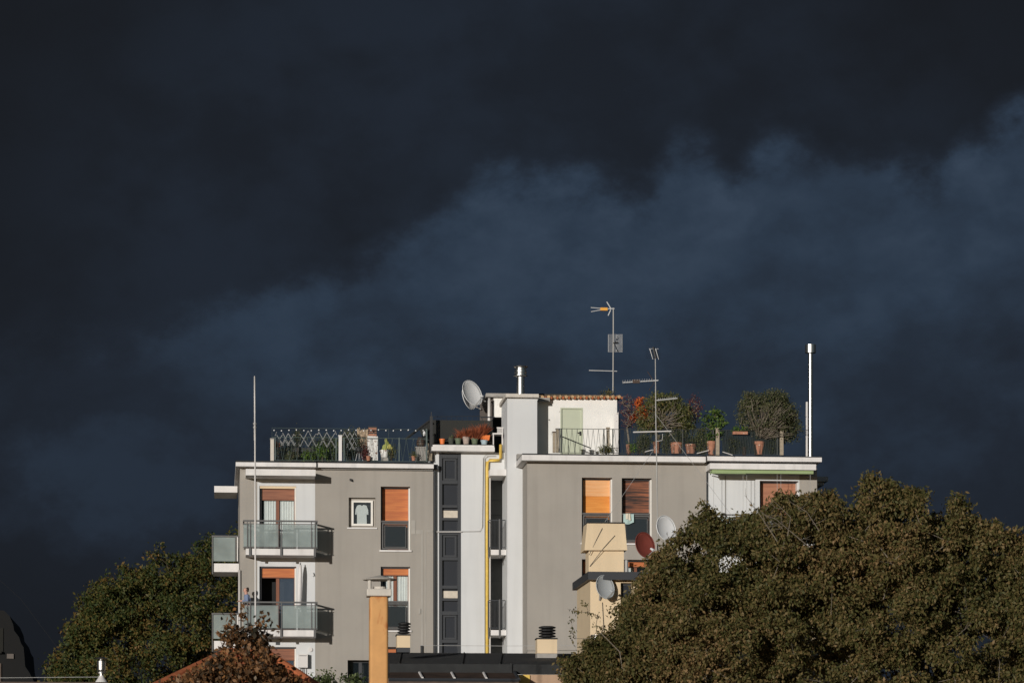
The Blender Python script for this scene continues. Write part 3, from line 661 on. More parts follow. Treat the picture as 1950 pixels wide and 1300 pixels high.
window(dn(hW5,1), VC, .2, m_shut_or, rail=1.02); window(dn(hW6,1), VC, .09, m_shut_or, rail=1.02, curt=[(.05,.45)])
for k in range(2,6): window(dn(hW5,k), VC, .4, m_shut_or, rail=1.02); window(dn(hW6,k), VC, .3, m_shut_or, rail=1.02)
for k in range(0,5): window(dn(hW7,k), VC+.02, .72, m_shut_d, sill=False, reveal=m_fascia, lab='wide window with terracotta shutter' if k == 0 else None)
s = MB(); s.tube([pt(1193,1066,VC-.1), pt(1193,1100,VC-.1)], .07, 10); obj('drainpipe', s, m_galv, blk)
for k in range(0,3):
    z = -HS*k; vo = VC-1.0
    s = MB(); s.box(ux(1350,vo+.06), ux(1554,vo+.06), vo+.06, VC+.018, wy(1046,1450,vo)+z, wy(1034,1450,vo)+z); b = obj('balcony', s, m_fascia, blk, label='right balcony behind the tree')
    wt, wb = wy(979,1450,vo)+z, wy(1032,1450,vo)+z
    r = MB(); r.box(ux(1352,vo),ux(1554,vo),vo-.02,vo+.04,wt-.05,wt); obj('handrail', r, m_steelgrey, b)
    for i in range(4):
        x0 = 1352+i*50.5; r = MB(); r.box(ux(x0+2,vo),ux(x0+47,vo),vo,vo+.012,wb,wt-.1); obj('glass_panel', r, m_frost, b)
        r = MB(); r.box(ux(x0,vo)-.02,ux(x0,vo)+.02,vo-.02,vo+.02,wb-.02,wt-.06); obj('post', r, m_steelgrey, b)
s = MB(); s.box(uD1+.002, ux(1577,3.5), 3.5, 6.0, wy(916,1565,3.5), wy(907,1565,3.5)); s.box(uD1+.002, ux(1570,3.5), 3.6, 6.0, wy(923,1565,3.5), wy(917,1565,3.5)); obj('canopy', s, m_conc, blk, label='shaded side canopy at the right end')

# penthouse on the roof
VP = -0.05
uP0, uP1 = ux(1024,VP), ux(1175,VP); wP = wy(758,1100,VP)
s = MB(); wall_holes(s, uP0, uP1, WC-.3, wP, VP, .3, [(ux(1067,VP),ux(1110,VP),WC-.25,wy(776,1088,VP))]); s.box(uP0,uP1,VP+.3,4.8,WC-.3,wP)
s.add([(uP1,VP,WC-.3),(uP1,VP+.3,WC-.3),(uP1,VP+.3,wP),(uP1,VP,wP)], [(0,1,2,3)])
ph = obj('penthouse', s, m_old, blk, label='weathered white rooftop room')
s = MB(); s.box(ux(1067,VP)+.003,ux(1110,VP)-.003,VP+.05,VP+.11,WC-.2,wy(776,1088,VP)-.003)
dr = obj('door', s, m_door, blk, label='pale sage green door of the rooftop room')
s = MB(); s.frame(ux(1067,VP)+.001,ux(1110,VP)-.001,VP-.01,VP+.049,WC-.2,wy(776,1088,VP)-.001,.05); obj('door_frame', s, m_door, dr)
s = MB(); a = pt(1105,824,VP); s.box(a.x-.03,a.x+.03,VP-.0,VP+.04,a.z-.09,a.z+.06); s.box(a.x-.12,a.x,VP-.04,VP-.015,a.z-.01,a.z+.015); obj('handle', s, m_black, dr)
s = MB(); s.tube([pt(1045.5,799,VP-.03), pt(1045.5,799,VP-.001)], .03, 10); obj('wall_socket', s, m_conc, blk)
# tiled eave: slab, and a row of barrel tiles
s = MB(); s.box(uP0-.02,uP1+.12,VP-.16,4.9,wP+.001,wP+.05); rf = obj('roof', s, m_tar, blk, label='tiled roof edge of the rooftop room')
for i in range(14):
    x = 1033+i*11.2; c = pt(x,755.5,VP-.2); t = MB(); t.tube([(c.x+.01*(i%3),VP-.24,c.z),(c.x,VP+.9,c.z+.16)], [.062,.055], 10); obj('barrel_tile', t, m_tileo, rf, smooth=False)
    x += 5.6; c = pt(x,757,VP-.2); t = MB(); t.tube([(c.x,VP-.20,c.z),(c.x,VP+.9,c.z+.14)], [.05,.05], 8); obj('barrel_tile', t, m_tile, rf)
s = MB(); s.pbox(1026,1110,749.5,754,VP+1.2,VP+2.4); obj('roof_ridge', s, m_tar, blk)
s = MB(); s.pbox(1026,1047,757,764,VP-.3,VP-.02); obj('eave_bracket', s, m_conc, blk)
# left part of the penthouse, seen past the shaft
VQ = 1.5
uQ = ux(940,VQ)
s = MB(); s.box(uQ,ux(967,VQ),VQ,VQ+.1,wy(794,950,VQ),wy(756,950,VQ)); obj('rear_wall', s, m_old, blk, label='white wall piece left of the shaft')
s = MB(); a, b = pt(940,757,VQ), pt(914,766,VQ+1.2); s.add([(b.x,b.y,WBt),(a.x-.01,a.y,WBt),(a.x-.01,a.y,a.z),(b.x,b.y,a.z-.02),(b.x,b.y+.1,WBt),(a.x-.01,a.y+.1,WBt),(a.x-.01,a.y+.1,a.z),(b.x,b.y+.1,a.z-.02)], [(0,1,2,3),(5,4,7,6),(4,0,3,7),(1,5,6,2),(3,2,6,7)]); obj('side_wall', s, m_clad, blk, label='brown-grey side wall of the rooftop room')
s = MB(); s.box(uQ+.02,ux(1000,VQ),VQ+1.6,VQ+1.7,WBt,wy(757,950,VQ)); obj('back_wall', s, m_dkgrey, blk)
s = MB(); s.box(uQ-.30,ux(1000,VQ),VQ-.2,VQ+1.6,wy(757,945,VQ)+.005,wy(750,945,VQ)); obj('eave', s, m_conc, blk)
s = MB(); s.tube([pt(931.5,758,VQ-.3), pt(931,829,VQ-.3)], .055, 10); obj('downpipe', s, m_whitep, blk, smooth=True)
s = MB(); s.tube([pt(915,794,VQ-.35), pt(942,794,VQ-.35)], .025, 6); s.tube([pt(917,794,VQ-.35), pt(925,815,VQ-.3), pt(927,830,VQ-.3)], .012, 6); s.tube([pt(938,796,VQ-.3), pt(933,812,VQ-.3), pt(934,826,VQ-.3)], .012, 6); obj('cable', s, m_char, blk)
# metal cabinet leaning at the right of the room
s = MB(); a,b = ux(1170,VP-.5), ux(1177,VP-.5); c_ = ux(1182,VP-.5)
s.add([(a,VP-.5,WC),(b,VP-.6,WC),(b,VP-.6,wy(785,1177,VP-.5)),(a,VP-.5,wy(788,1170,VP-.5)),(c_,VP-.3,WC),(c_,VP-.3,wy(794,1182,VP-.5)),(a+.05,VP-.1,WC),(a+.05,VP-.1,wy(789,1170,VP-.5))], [(0,1,2,3),(1,4,5,2),(4,6,7,5),(6,0,3,7),(3,2,5,7)])
obj('metal_cabinet', s, m_whitep, None, label='narrow pale cabinet at the right corner of the rooftop room', cat='cabinet')
# tall steel flue at the right end
c = pt(1543.5,868,VC+.3)
k = 1/51.5
s = MB(); s.lathe(c, [(4.6*k,-.2),(4.6*k,96*k),(5*k,96.5*k),(5*k,98*k),(4.6*k,98.5*k),(4.6*k,194*k),(5.4*k,194.5*k),(10.3*k,195.5*k),(10.3*k,211*k),(9*k,211*k)], 24)
fl2 = obj('steel_flue', s, m_steel, blk, label='tall stainless steel flue at the right end of the roof')
s = MB(); s.box(c.x-.175,c.x-.115,c.y-.04,c.y+.04,c.z-.2,wy(765,1537,VC+.3)); obj('flue_support', s, m_whitep, fl2)

# ------------------------------------------------------------------ terrace railings
def vrail(name, lab, x0, x1, ytop, ybot, v, pitch, mat, midy=None, topy=None, posts=(), rr=.0055):
    t = thing(name, lab, 'railing', pt((x0+x1)/2, ybot, v))
    r = MB(); a, b = pt(x0,ytop,v), pt(x1,ytop,v); c = wy(ybot,(x0+x1)/2,v)
    wt = (a.z+b.z)/2
    r.tube([(a.x,v,wt),(b.x,v,wt)], rr*2, 6); r.tube([(a.x,v,c),(b.x,v,c)], rr*2, 6)
    obj('handrail', r, mat, t)
    r = MB(); n = int((x1-x0)/pitch)
    for i in range(n+1):
        q = a.x+(b.x-a.x)*i/n; d = (b.x-a.x)/n
        r.tube([(q,v,wt),(min(q+d*.5,b.x),v,c)], rr, 4); r.tube([(q,v,wt),(max(q-d*.5,a.x),v,c)], rr, 4)
    obj('lattice', r, mat, t)
    if topy:
        r = MB(); w2 = wy(topy,(x0+x1)/2,v); r.tube([(a.x,v,w2),(b.x,v,w2)], rr*1.2, 5)
        for q in np.linspace(a.x,b.x,5): r.tube([(q,v,wt),(q,v,w2)], rr, 4)
        obj('top_wire', r, mat, t)
    for x, y0 in posts:
        r = MB(); q = ux(x,v); r.box(q-.02,q+.02,v-.02,v+.02,c,wy(y0,x,v)); obj('post', r, mat, t)
    return t
m_dkrail = M('dark_iron', (.05,.055,.05), .6)
m_grrail = M('dull_green_iron', (.09,.12,.11), .6)
ra = vrail('terrace_railing', 'thin green iron railing along the left roof terrace', 518, 814, 833.5, 877, VA-.2, 13, m_grrail, topy=816, posts=((524,833),(640,833),(655,833),(760,833),(812,816)))
n_ = MB(); n_.add([(ux(520,VA-.15),VA-.15,wy(877,660,VA-.15)),(ux(814,VA-.15),VA-.15,wy(877,660,VA-.15)),(ux(814,VA-.15),VA-.15,wy(816,660,VA-.15)),(ux(520,VA-.15),VA-.15,wy(816,660,VA-.15))], [(0,1,2,3)]); obj('netting', n_, m_net, ra)
rc = vrail('terrace_railing', 'dark iron railing in front of the green rooftop door', 1059, 1190, 816.5, 862, VC-.45, 9.6, m_dkrail, posts=((1066,816),(1069,816),(1150,816),(1167,816)))
rd = vrail('terrace_railing', 'dark iron railing along the planted right terrace', 1191, 1490, 818, 864, VC-.45, 9.6, m_dkrail, posts=((1250,818),(1300,818),(1358,818),(1480,818)))
n_ = MB(); n_.box(ux(1375,VC-.4),ux(1486,VC-.4),VC-.4,VC-.395,wy(864,1430,VC-.4),wy(819,1430,VC-.4)); obj('netting', n_, seethrough('dark_green_net', (.02,.028,.024), .5, .9), rd)
n_ = MB(); n_.box(ux(1191,VC-.4),ux(1358,VC-.4),VC-.4,VC-.395,wy(864,1275,VC-.4),wy(819,1275,VC-.4)); obj('netting', n_, m_net, rd)
st = thing('stair_railing', 'sloping dark handrail in front of the green rooftop door', 'railing', pt(1100,862,VC+.6))
s = MB(); s.tube([pt(1068,830,VC+.6), pt(1125,853,VC+.6)], .022, 6)
for x,y in ((1082,836),(1095,841),(1112,848)): s.tube([pt(x,y,VC+.6), pt(x,868,VC+.6)], .012, 5)
obj('handrail', s, m_dkrail, st)
# posts
def wpost(name, lab, x0, x1, y0, y1, v, mat, cap=None, d=.12, group=None):
    t = thing(name, lab, 'post', pt((x0+x1)/2, y1, v), group)
    s = MB(); s.pbox(x0,x1,y0,y1,v,v+d); 
    obj('shaft', s, mat, t)
    s = MB(); s.pbox(x0-.8,x1+.8,y0-2,y0,v-.02,v+d+.02); obj('cap', s, cap or mat, t)
wpost('concrete_post', 'cream masonry post at the far left corner of the left roof terrace', 515, 521.5, 836, 878, VA-.25, m_capc, m_conc, .25)
wpost('concrete_post', 'cream masonry post in the middle of the left terrace railing', 645, 651, 830, 877, VA-.25, m_fascia)
wpost('wooden_post', 'pale wooden post at the left end of the railing before the green door', 1059, 1064.5, 817, 861, VC-.3, m_postw, m_conc)
wpost('wooden_post', 'round brown wooden post right of the green door', 1155.5, 1161, 815, 850, VC-.2, m_postw)
wpost('wooden_post', 'wooden post beside the leafy citrus pot on the right terrace', 1363.5, 1370, 816, 866, VC-.52, m_postw)
wpost('wooden_post', 'wooden post at the right end of the right terrace railing', 1485.5, 1492, 816, 866, VC-.52, m_postw)
wpost('wooden_post', 'short stained post left of the railing before the green door', 1053, 1058, 823, 861, VC+.2, m_postw, m_rust)
# string lights
sl = thing('string_lights', 'string of small round bulbs hung along the left terrace railing', 'string lights', pt(660,819,VA-.22))
s = MB(); s.tube([pt(520+i*9.8,818+1.2*math.sin(i*1.3),VA-.22) for i in range(31)], .005, 4); obj('wire', s, m_black, sl)
for i in range(21):
    s = MB(); s.ball(tuple(pt(522+i*14.2,819+.8*math.sin(i*1.7),VA-.23)), .026, 8, 6); obj('bulb', s, m_curtain, sl)
# expanding trellis
def trellis(lab, x0, x1, y0, y1, v, tilt, seed):
    rr = random.Random(seed); t = thing('trellis', lab, 'trellis', pt((x0+x1)/2, y1, v), 'expanding trellises on the left terrace')
    n = max(2, int((x1-x0)/11)); s = MB()
    for i in range(n+1):
        x = x0+(x1-x0)*i/n
        for sg in (-1, 1):
            q = x+sg*(y1-y0)*.55; s.tube([pt(x, y0+rr.uniform(-3,5), v), pt(min(max(q,x0-3),x1+3), y0+(y1-y0)*min(1,abs(min(max(q,x0-3),x1+3)-x)/((y1-y0)*.55)), v+.02*sg)], .012, 4)
            q2 = x-sg*(y1-y0)*.55*.6; s.tube([pt(x, y1, v), pt(min(max(q2,x0-3),x1+3), y1-(y1-y0)*.6*min(1,abs(min(max(q2,x0-3),x1+3)-x)/((y1-y0)*.33+.01)), v-.02*sg)], .010, 4)
    obj('slat_lattice', s, m_trel, t)
trellis('silver expanding trellis at the left end of the left terrace', 527, 560, 824, 848, VA+.1, 0, 1)
trellis('silver expanding trellis between the leftmost trellis and the middle post', 572, 602, 822, 850, VA+.12, 0, 2)
trellis('silver expanding trellis just left of the middle cream post', 608, 638, 822, 852, VA+.14, 0, 3)
trellis('silver expanding trellis just right of the middle cream post', 656, 676, 824, 856, VA+.14, 0, 4)
# reed screen, brick-capped white chimney
s = MB(); rs = random.Random(3)
x = 680
while x < 704:
    s.pbox(x, x+1.1, 813+rs.uniform(0,7), 856, VA+.9+rs.uniform(0,.05), VA+.97); x += 1.15
obj('reed_screen', s, m_reed, None, label='ragged beige reed screen left of the flecked white chimney', cat='screen')
s = MB(); s.pbox(700,719.5,830,876,VA-.1,VA+.3)
ch = obj('chimney', s, m_fleck, blk, label='flecked white roof chimney with striped cowl')
for i, (y0,y1,m_) in enumerate(((811.5,814,m_black),(814.2,819,m_terra),(819.2,821,m_black),(821.2,823,m_terra),(823.2,825,m_black),(825.2,829.8,m_terra))):
    s = MB(); e = 1.0 if m_ is m_black else 2.0; s.pbox(701.5+e-1.5,718-e+1,y0,y1,VA-.06+.02*e,VA+.26-.02*e); obj('cowl', s, m_, ch)
# grey cabinet, figure-like ornaments
s = MB(); s.pbox(793,811,852,877,VA+.2,VA+.7); s.pbox(791.5,812.5,850,852,VA+.17,VA+.73); s.pbox(794,810,856,857,VA+.19,VA+.2); obj('storage_cabinet', s, m_conc, None, label='grey cabinet at the right end of the left terrace', cat='cabinet')
cn = thing('cane_bundle', 'bundle of pale canes leaning by the dark mast', 'canes', pt(817,877,VA-.1))
rs = random.Random(5); s = MB()
for i in range(14): x = 811+i*.9; s.tube([pt(x,877,VA-.1+.02*(i%3)), pt(x+rs.uniform(-3,5),846+rs.uniform(-6,12),VA+.05)], .014, 5)
obj('canes', s, m_postw, cn)
s = MB(); s.lathe(pt(801,850,VA+.4), [(.10,0),(.16,.05),(.15,.22),(.09,.30),(.12,.34)], 12); obj('flower_jar', s, m_rust, None, label='brown jar standing on the grey cabinet of the left terrace', cat='jar')
# dark mast and beam with the shade net
nt = thing('shade_net', 'dark shade net stretched behind the row of flower pots', 'shade net', pt(868,846,VB+.2))
s = MB(); s.pbox(824,938,800,846,VB+.3,VB+.31); obj('net', s, m_mesh, nt)
s = MB(); s.pbox(818.5,824,792,862,VB-.3,VB-.2); s.pbox(820.5,822,784,792,VB-.27,VB-.23); obj('post', s, m_black, nt)
s = MB(); s.tube([pt(824,793,VB+.28), pt(915,792,VB+.28)], .012, 5)
for i in range(9): s.tube([pt(830+i*10,793,VB+.28), pt(830+i*10,800,VB+.28)], .006, 4)
obj('top_wire', s, m_char, nt)
s = MB(); s.tube([pt(772,836,VA+.3), pt(818,801,VB)], .05, 6); obj('brace', s, m_black, nt)
s = MB(); s.add([tuple(pt(798,816,VA+.8)), tuple(pt(820,799,VA+.8)), tuple(pt(820,846,VA+.9)), tuple(pt(810,846,VA+.9))], [(0,1,2,3)]); s.add([tuple(pt(798,816,VA+.82)), tuple(pt(820,799,VA+.82)), tuple(pt(820,846,VA+.92)), tuple(pt(810,846,VA+.92))], [(0,3,2,1)]); obj('net', s, m_mesh, nt)
s = MB(); s.tube([pt(824,845,VB+.25), pt(880,826,VB+.25)], .015, 5); s.tube([pt(850,846,VB+.26), pt(882,832,VB+.26)], .012, 5); obj('net_pole', s, m_black, nt)
lt = thing('lantern', 'glass lantern hanging beside the dark mast of the shade net', 'lantern', pt(808,831,VA+.5))
s = MB(); s.lathe(pt(808,830,VA+.5), [(.03,0),(.05,.02),(.05,.13),(.03,.17),(.01,.2)], 10); obj('glass', s, m_curtain, lt)
s = MB(); s.tube([pt(808,826,VA+.5), pt(808,812,VA+.5)], .008, 5); s.lathe(pt(808,831,VA+.5)+Vector((0,0,-.01)), [(.06,0),(.06,.015)], 10); obj('hanger', s, m_char, lt)
# white garden table right of the pots
tb = thing('terrace_table', 'white metal table beside the flue shaft', 'table', pt(948,847,VB+.1))
s = MB(); s.pbox(938,958,824,826.5,VB-.1,VB+.4); obj('table_top', s, m_whitep, tb)
for x in (939.5,956.5): s = MB(); s.pbox(x-1,x+1,826.6,847,VB-.08,VB-.03); obj('leg', s, m_whitep, tb)
s = MB()
for i in range(6): s.pbox(947+i*2,948.2+i*2,814,824,VB+.1,VB+.12)
s.pbox(946,959,813,815,VB+.08,VB+.14); obj('plant_crate', s, m_whitep, None, label='white slatted crate standing on the white metal table', cat='crate')

# ------------------------------------------------------------------ pots and plants
def potted(name, lab, px, crown, per, rad, size, lm, potmat=m_terra, v=VC-.2, bark=None, group=None, rt=.006, **k):
    x0,x1,y0,y1 = px; base = pt((x0+x1)/2, y1, v); t = thing(name, lab, 'potted plant', base, group)
    obj('pot', pot_mb(x0,x1,y0,y1,v), potmat, t, smooth=False)
    top = (base.x, base.y, wy(y0,(x0+x1)/2,v)-.03)
    if crown is not None:
        obj('stem', skeleton([top, (top[0],top[1],top[2]+.08)], crown, rt*.75, .38, rmax=.07), bark or m_bark, t)
        obj('foliage', cluster_leaves(crown, per, rad, size, **k), lm, t)
    return t
def blades(base, n, spread, h, lean=.35):
    """upright grass blades: thin tapering quads"""
    vs = []; fs = []
    for i in range(n):
        a = RNG.uniform(0,2*math.pi); r = RNG.uniform(0,spread); l = h*RNG.uniform(.5,1)
        b = np.array(base)+[r*math.cos(a)*.4, r*math.sin(a)*.4, 0]; t = b+[r*math.cos(a)*(1+lean), r*math.sin(a)*(1+lean), l]
        m = (b+t)/2+[0,0,.08*l]; o = len(vs); w_ = .012
        vs += [tuple(b-[w_,0,0]),tuple(b+[w_,0,0]),tuple(m+[w_,0,0]),tuple(m-[w_,0,0]),tuple(t)]; fs += [(o,o+1,o+2,o+3),(o+3,o+2,o+4)]
    m = MB(); m.add(vs, fs); return m
GP = 'pots in a row on the stair core roof'
vp = VB-.1
potted('flower_pot', 'small bright orange pot leftmost in the row under the shade net', (836.5,848,835.5,846), None, 0,0,0,None, m_terrab, vp, group=GP)
def grass_pot(lab, px, mat, n, spread, h, lm=L_rust):
    x0,x1,y0,y1 = px; base = pt((x0+x1)/2,y1,vp); t = thing('flower_pot', lab, 'potted plant', base, GP); obj('pot', pot_mb(x0,x1,y0,y1,vp), mat, t)
    obj('foliage', blades(pt((x0+x1)/2,y0+2,vp), n, spread, h), lm, t)
m_potdk = M('mossy_dark_pot', (.06,.065,.05), .9, var=.4, scale=10); m_potpk = M('pinkish_pot', (.42,.33,.28), .9, var=.3, scale=12); m_potgr = M('green_glazed_pot', (.12,.15,.09), .7, var=.4, scale=12)
m_potbl = M('blue_white_pot', (.40,.50,.54), .5, var=.4, scale=14)
grass_pot('mossy dark pot second from the left under the shade net', (853,865,834.5,846), m_potdk, 12, .15, .2, L_bush)
grass_pot('dark green pot with dry shoots, between the mossy pot and the pinkish pot', (866,879,834.5,846), m_potgr, 40, .2, .30)
grass_pot('pinkish pot of rust-red grass near the middle of the row', (880.5,895,831.5,846), m_potpk, 90, .35, .42)
grass_pot('green glazed pot of rust-red grass right of the pinkish pot', (897,911,834.5,846), m_potgr, 90, .32, .50)
grass_pot('blue and white pot at the right end of the row', (915,929,838,846.5), m_potbl, 20, .12, .12)
pl = thing('window_box', 'bright orange planter of rust-red grass above the blue and white pot', 'planter', pt(923,838,vp+.1), GP)
s = MB(); a,b = pt(912.5,828,vp+.05), pt(933.5,838,vp+.05); s.add([(a.x,vp+.05,a.z),(b.x,vp+.05,a.z),(b.x,vp+.3,a.z),(a.x,vp+.3,a.z),(a.x+.04,vp+.09,b.z+.06),(b.x-.04,vp+.09,b.z),(b.x-.04,vp+.26,b.z),(a.x+.04,vp+.26,b.z+.06)], [(0,4,5,1),(1,5,6,2),(2,6,7,3),(3,7,4,0),(4,7,6,5),(0,1,2,3)]); obj('box', s, m_terrab, pl)
obj('foliage', blades(pt(919,829,vp+.15), 110, .38, .5), L_rust, pl)
# left terrace greenery
GL = 'plants on the left roof terrace'
def free_plant(lab, x0,x1,y0,y1, v, n, per, rad, size, lm, name='shrub', dv=.3, cat='plant', **k):
    base = pt((x0+x1)/2, 878, v)
    return small_plant(name, lab, cat, tuple(base), blob(x0,x1,y0,y1,v,dv,int(n*1.5)), int(per*1.4), rad, size*1.05, lm, group=GL, **k)
free_plant('bright green shrub low at the left of the middle cream post', 606,622,846,872, VA+.3, 26, 22, .09, .075, L_fresh)
free_plant('small fresh green shrub in the middle of the leftmost trellises', 580,594,860,876, VA+.3, 14, 20, .08, .07, L_fresh)
free_plant('dull green low shrub near the left end of the left terrace', 545,562,862,877, VA+.3, 12, 20, .09, .07, L_bush)
free_plant('tall thin green climber poking above the railing wire', 560,575,814,850, VA+.4, 22, 10, .09, .06, L_bush)
free_plant('tangle of brown and green twigs between the trellises', 588,640,830,872, VA+.7, 60, 12, .12, .06, L_bush, dv=.5)
free_plant('grey-green tangle at the far left of the left terrace', 524,570,838,874, VA+.8, 50, 12, .12, .06, L_bush, dv=.5)
free_plant('dark shrub behind the right of the middle cream post', 652,682,818,874, VA+.8, 80, 14, .12, .07, L_bush, dv=.5)
free_plant('red-brown creeper between the reed screen and the white chimney', 690,701,846,876, VA+.0, 20, 14, .07, .06, L_darkred)
free_plant('low dark foliage along the foot of the leftmost trellises', 534,642,862,880, VA+1.0, 70, 16, .11, .08, L_bush, dv=.4)
free_plant('dull green bush just left of the middle cream post', 624,644,838,876, VA+.6, 40, 14, .10, .07, L_hedge)
free_plant('small orange blossom beside the far left cream post', 522,530,842,852, VA+.2, 8, 10, .05, .05, L_orange)
free_plant('feathery olive plant right of the cactus pot', 738,752,846,876, VA+.1, 26, 12, .07, .05, L_olive)
potted('flower_pot', 'small clay pot at the foot of the flecked white chimney', (697,706,868,877), None,0,0,0,None, m_terra, VA-.25)
potted('flower_pot', 'small clay pot of greens left of the grey cabinet', (783,792,868,877), blob(781,794,858,869,VA-.1,.1,10), 14, .05, .05, L_olive, m_terra, VA-.1)
wb_ = MB(); wb_.pbox(557,598,852,860,VA+.5,VA+.8); obj('planter_trough', wb_, m_black, None, label='long black planter trough behind the leftmost trellises', cat='planter')
wb_ = MB(); wb_.pbox(531,560,862,877,VA+.6,VA+.9); obj('grey_crate', wb_, m_steelgrey, None, label='dark grey crate low at the left end of the left terrace', cat='crate')
bq = thing('barbecue', 'round black kettle barbecue right of the middle cream post', 'barbecue', pt(684,877,VA+.2))
s = MB(); s.ball(tuple(pt(684,856,VA+.2)), .16, 12, 8, (1,1,.8)); obj('kettle', s, m_black, bq)
s = MB(); [s.tube([pt(684+d*.4,858,VA+.2), pt(684+d,877,VA+.2)], .01, 5) for d in (-7,0,7)]; obj('leg', s, m_alu, bq)
# prickly pear
ct = thing('prickly_pear', 'yellow-green prickly pear cactus in a flecked pot right of the white chimney', 'cactus', pt(731,877,VA-.05))
s = MB()
for x,y,rx,rz,tl in ((733,852,.10,.13,0),(737,845,.08,.11,.2),(735,838,.06,.09,-.1),(741,850,.10,.10,.5),(746,853,.05,.07,.3),(729,857,.06,.08,-.3)):
    c = pt(x,y,VA-.02); o = len(s.v); s.ball(tuple(c), 1, 10, 8, (rx,.03,rz))
obj('pads', s, L_cactus, ct, smooth=True)
obj('pot', pot_mb(723,741,857,871,VA-.02), m_fleck, ct); s = MB(); s.pbox(726,739,871,877,VA-.12,VA+.08); obj('stand', s, m_conc, ct)
def shoots(t, px, py, v, crown, n, r0, mat, seed):
    rr = np.random.default_rng(seed); s = MB(); b = np.array(pt(px, py, v))
    for i in rr.choice(len(crown), n):
        c = np.array(crown[i]); c[1] = v-.75; c[:] = b*.18+c*.82; m = b+(c-b)*.45+rr.normal(size=3)*.06; m[2] += .05
        q = m+(c-m)*.55+rr.normal(size=3)*.05
        s.tube([b+rr.normal(size=3)*.03, m, q, c], [r0, r0*.75, r0*.5, r0*.3], 4)
    obj('branches', s, mat, t)
# right terrace
GR = 'plants on the right roof terrace'
VR = VC-.15
potted('potted_tree', 'bare-branched reddish tree in a pot just right of the rooftop room', (1192,1204,846,864), blob(1178,1212,746,815,VR+.2,.4,110), 7, .08, .05, L_darkred, v=VR+.2, bark=m_barkl, rt=.008, group=GR)
potted('potted_tree', 'slender tree with vivid orange-red leaves left of the olive tree', (1212,1222,850,864), blob(1210,1226,754,790,VR+.3,.25,26)+blob(1218,1232,768,805,VR+.3,.25,20)+blob(1202,1212,785,800,VR+.3,.2,8), 30, .06, .07, L_orange, v=VR+.3, group=GR)
oc_ = blob(1208,1268,768,826,VR+.1,.6,120)+blob(1226,1300,744,785,VR+.1,.5,120)+blob(1282,1325,770,828,VR+.1,.5,100)+blob(1225,1310,790,835,VR+.35,.3,60)
ot_ = potted('olive_tree', 'broad olive tree with forked pale trunk behind the antenna mast', (1243,1258,841,864), oc_, 26, .085, .075, L_olive, v=VR+.1, bark=m_barkl, rt=.010, group=GR)
shoots(ot_, 1255, 815, VR+.1, oc_, 46, .020, m_barkl, 3)
potted('flower_pot', 'terracotta pot with ribbed sides low under the olive tree', (1275,1300,843,864), blob(1270,1305,834,848,VR-.1,.2,14), 10, .07, .06, L_bush, v=VR-.1, group=GR)
potted('flower_pot', 'dark clay pot between the ribbed terracotta pot and the citrus tree', (1304,1327,846,864), blob(1304,1330,832,852,VR-.1,.2,26), 14, .08, .06, L_bush, v=VR-.05, group=GR)
potted('potted_tree', 'thin dark red shrub rising right of the olive tree', (1310,1322,850,864), blob(1312,1334,750,800,VR+.4,.3,40), 12, .08, .06, L_darkred, v=VR+.4, bark=m_barkl, group=GR)
potted('citrus_tree', 'glossy green citrus plant in a terracotta pot beside the wooden post', (1346,1363,840,866), blob(1338,1382,778,822,VR-.1,.35,34)+blob(1342,1372,815,838,VR-.1,.3,18), 16, .08, .12, L_citrus, v=VR-.2, group=GR, bark=m_barkl, rt=.009)
rc_ = blob(1402,1522,746,838,VR+.1,.9,420)+blob(1410,1450,744,790,VR,.5,60)+blob(1470,1526,790,842,VR+.1,.6,110)+blob(1450,1500,742,780,VR,.5,70)
rb_ = potted('round_bush', 'large round dull green bush in a terracotta pot at the right end', (1433,1457,841,866), rc_, 30, .085, .068, L_bush, v=VR-.1, bark=m_barkl, rt=.008, group=GR)
shoots(rb_, 1445, 838, VR-.1, rc_, 90, .017, m_barkl, 4)
potted('flower_pot', 'small red clay pot left of the large round bush', (1412,1422,851,866), blob(1408,1426,836,853,VR,.15,10), 14, .06, .06, L_bush, v=VR, group=GR)
pb_ = thing('hanging_planter', 'terracotta planter hung on the right terrace railing under the round bush', 'planter', pt(1410,827,VC-.55), GR)
s = MB(); s.pbox(1396,1424,821,826.5,VC-.62,VC-.47); obj('box', s, m_terra, pb_); obj('foliage', cluster_leaves(blob(1390,1424,812,822,VC-.5,.1,16), 14, .05, .06), L_fresh, pb_)
for i,(x0,x1,y0,y1,lm,lab) in enumerate(((1200,1212,842,862,L_fresh,'spiky green plant low at the left end of the right terrace'),(1282,1312,808,846,L_bush,'dull shrub rising above the ribbed terracotta pot'),(1322,1346,815,862,L_olive,'sparse olive shrub between the dark red shrub and the citrus plant'),(1214,1240,826,862,L_bush,'grey-green bush low behind the railing left of the antenna mast'),(1262,1276,826,862,L_bush,'tall grassy tuft left of the ribbed terracotta pot'),(1330,1345,838,862,L_bush,'green tuft left of the citrus plant'),(1385,1408,830,862,L_bush,'dark bush between the citrus plant and the red clay pot'),(1460,1482,826,862,L_bush,'dark shrub right of the terracotta pot of the round bush'),(1140,1168,848,862,L_olive,'low dry plants beneath the brown wooden post'))):
    small_plant('shrub', lab, 'plant', tuple(pt((x0+x1)/2,864,VR-.05)), blob(x0,x1,y0,y1,VR-.05,.2,int((x1-x0)*(y1-y0)/11)), 18, .07, .065, lm, group=GR)
small_plant('climber', 'dry yellow-green climber on the right end of the tiled roof edge', 'plant', tuple(pt(1160,754,VP+.3)), blob(1135,1172,742,752,VP+.2,.3,18), 12, .06, .05, L_olive)
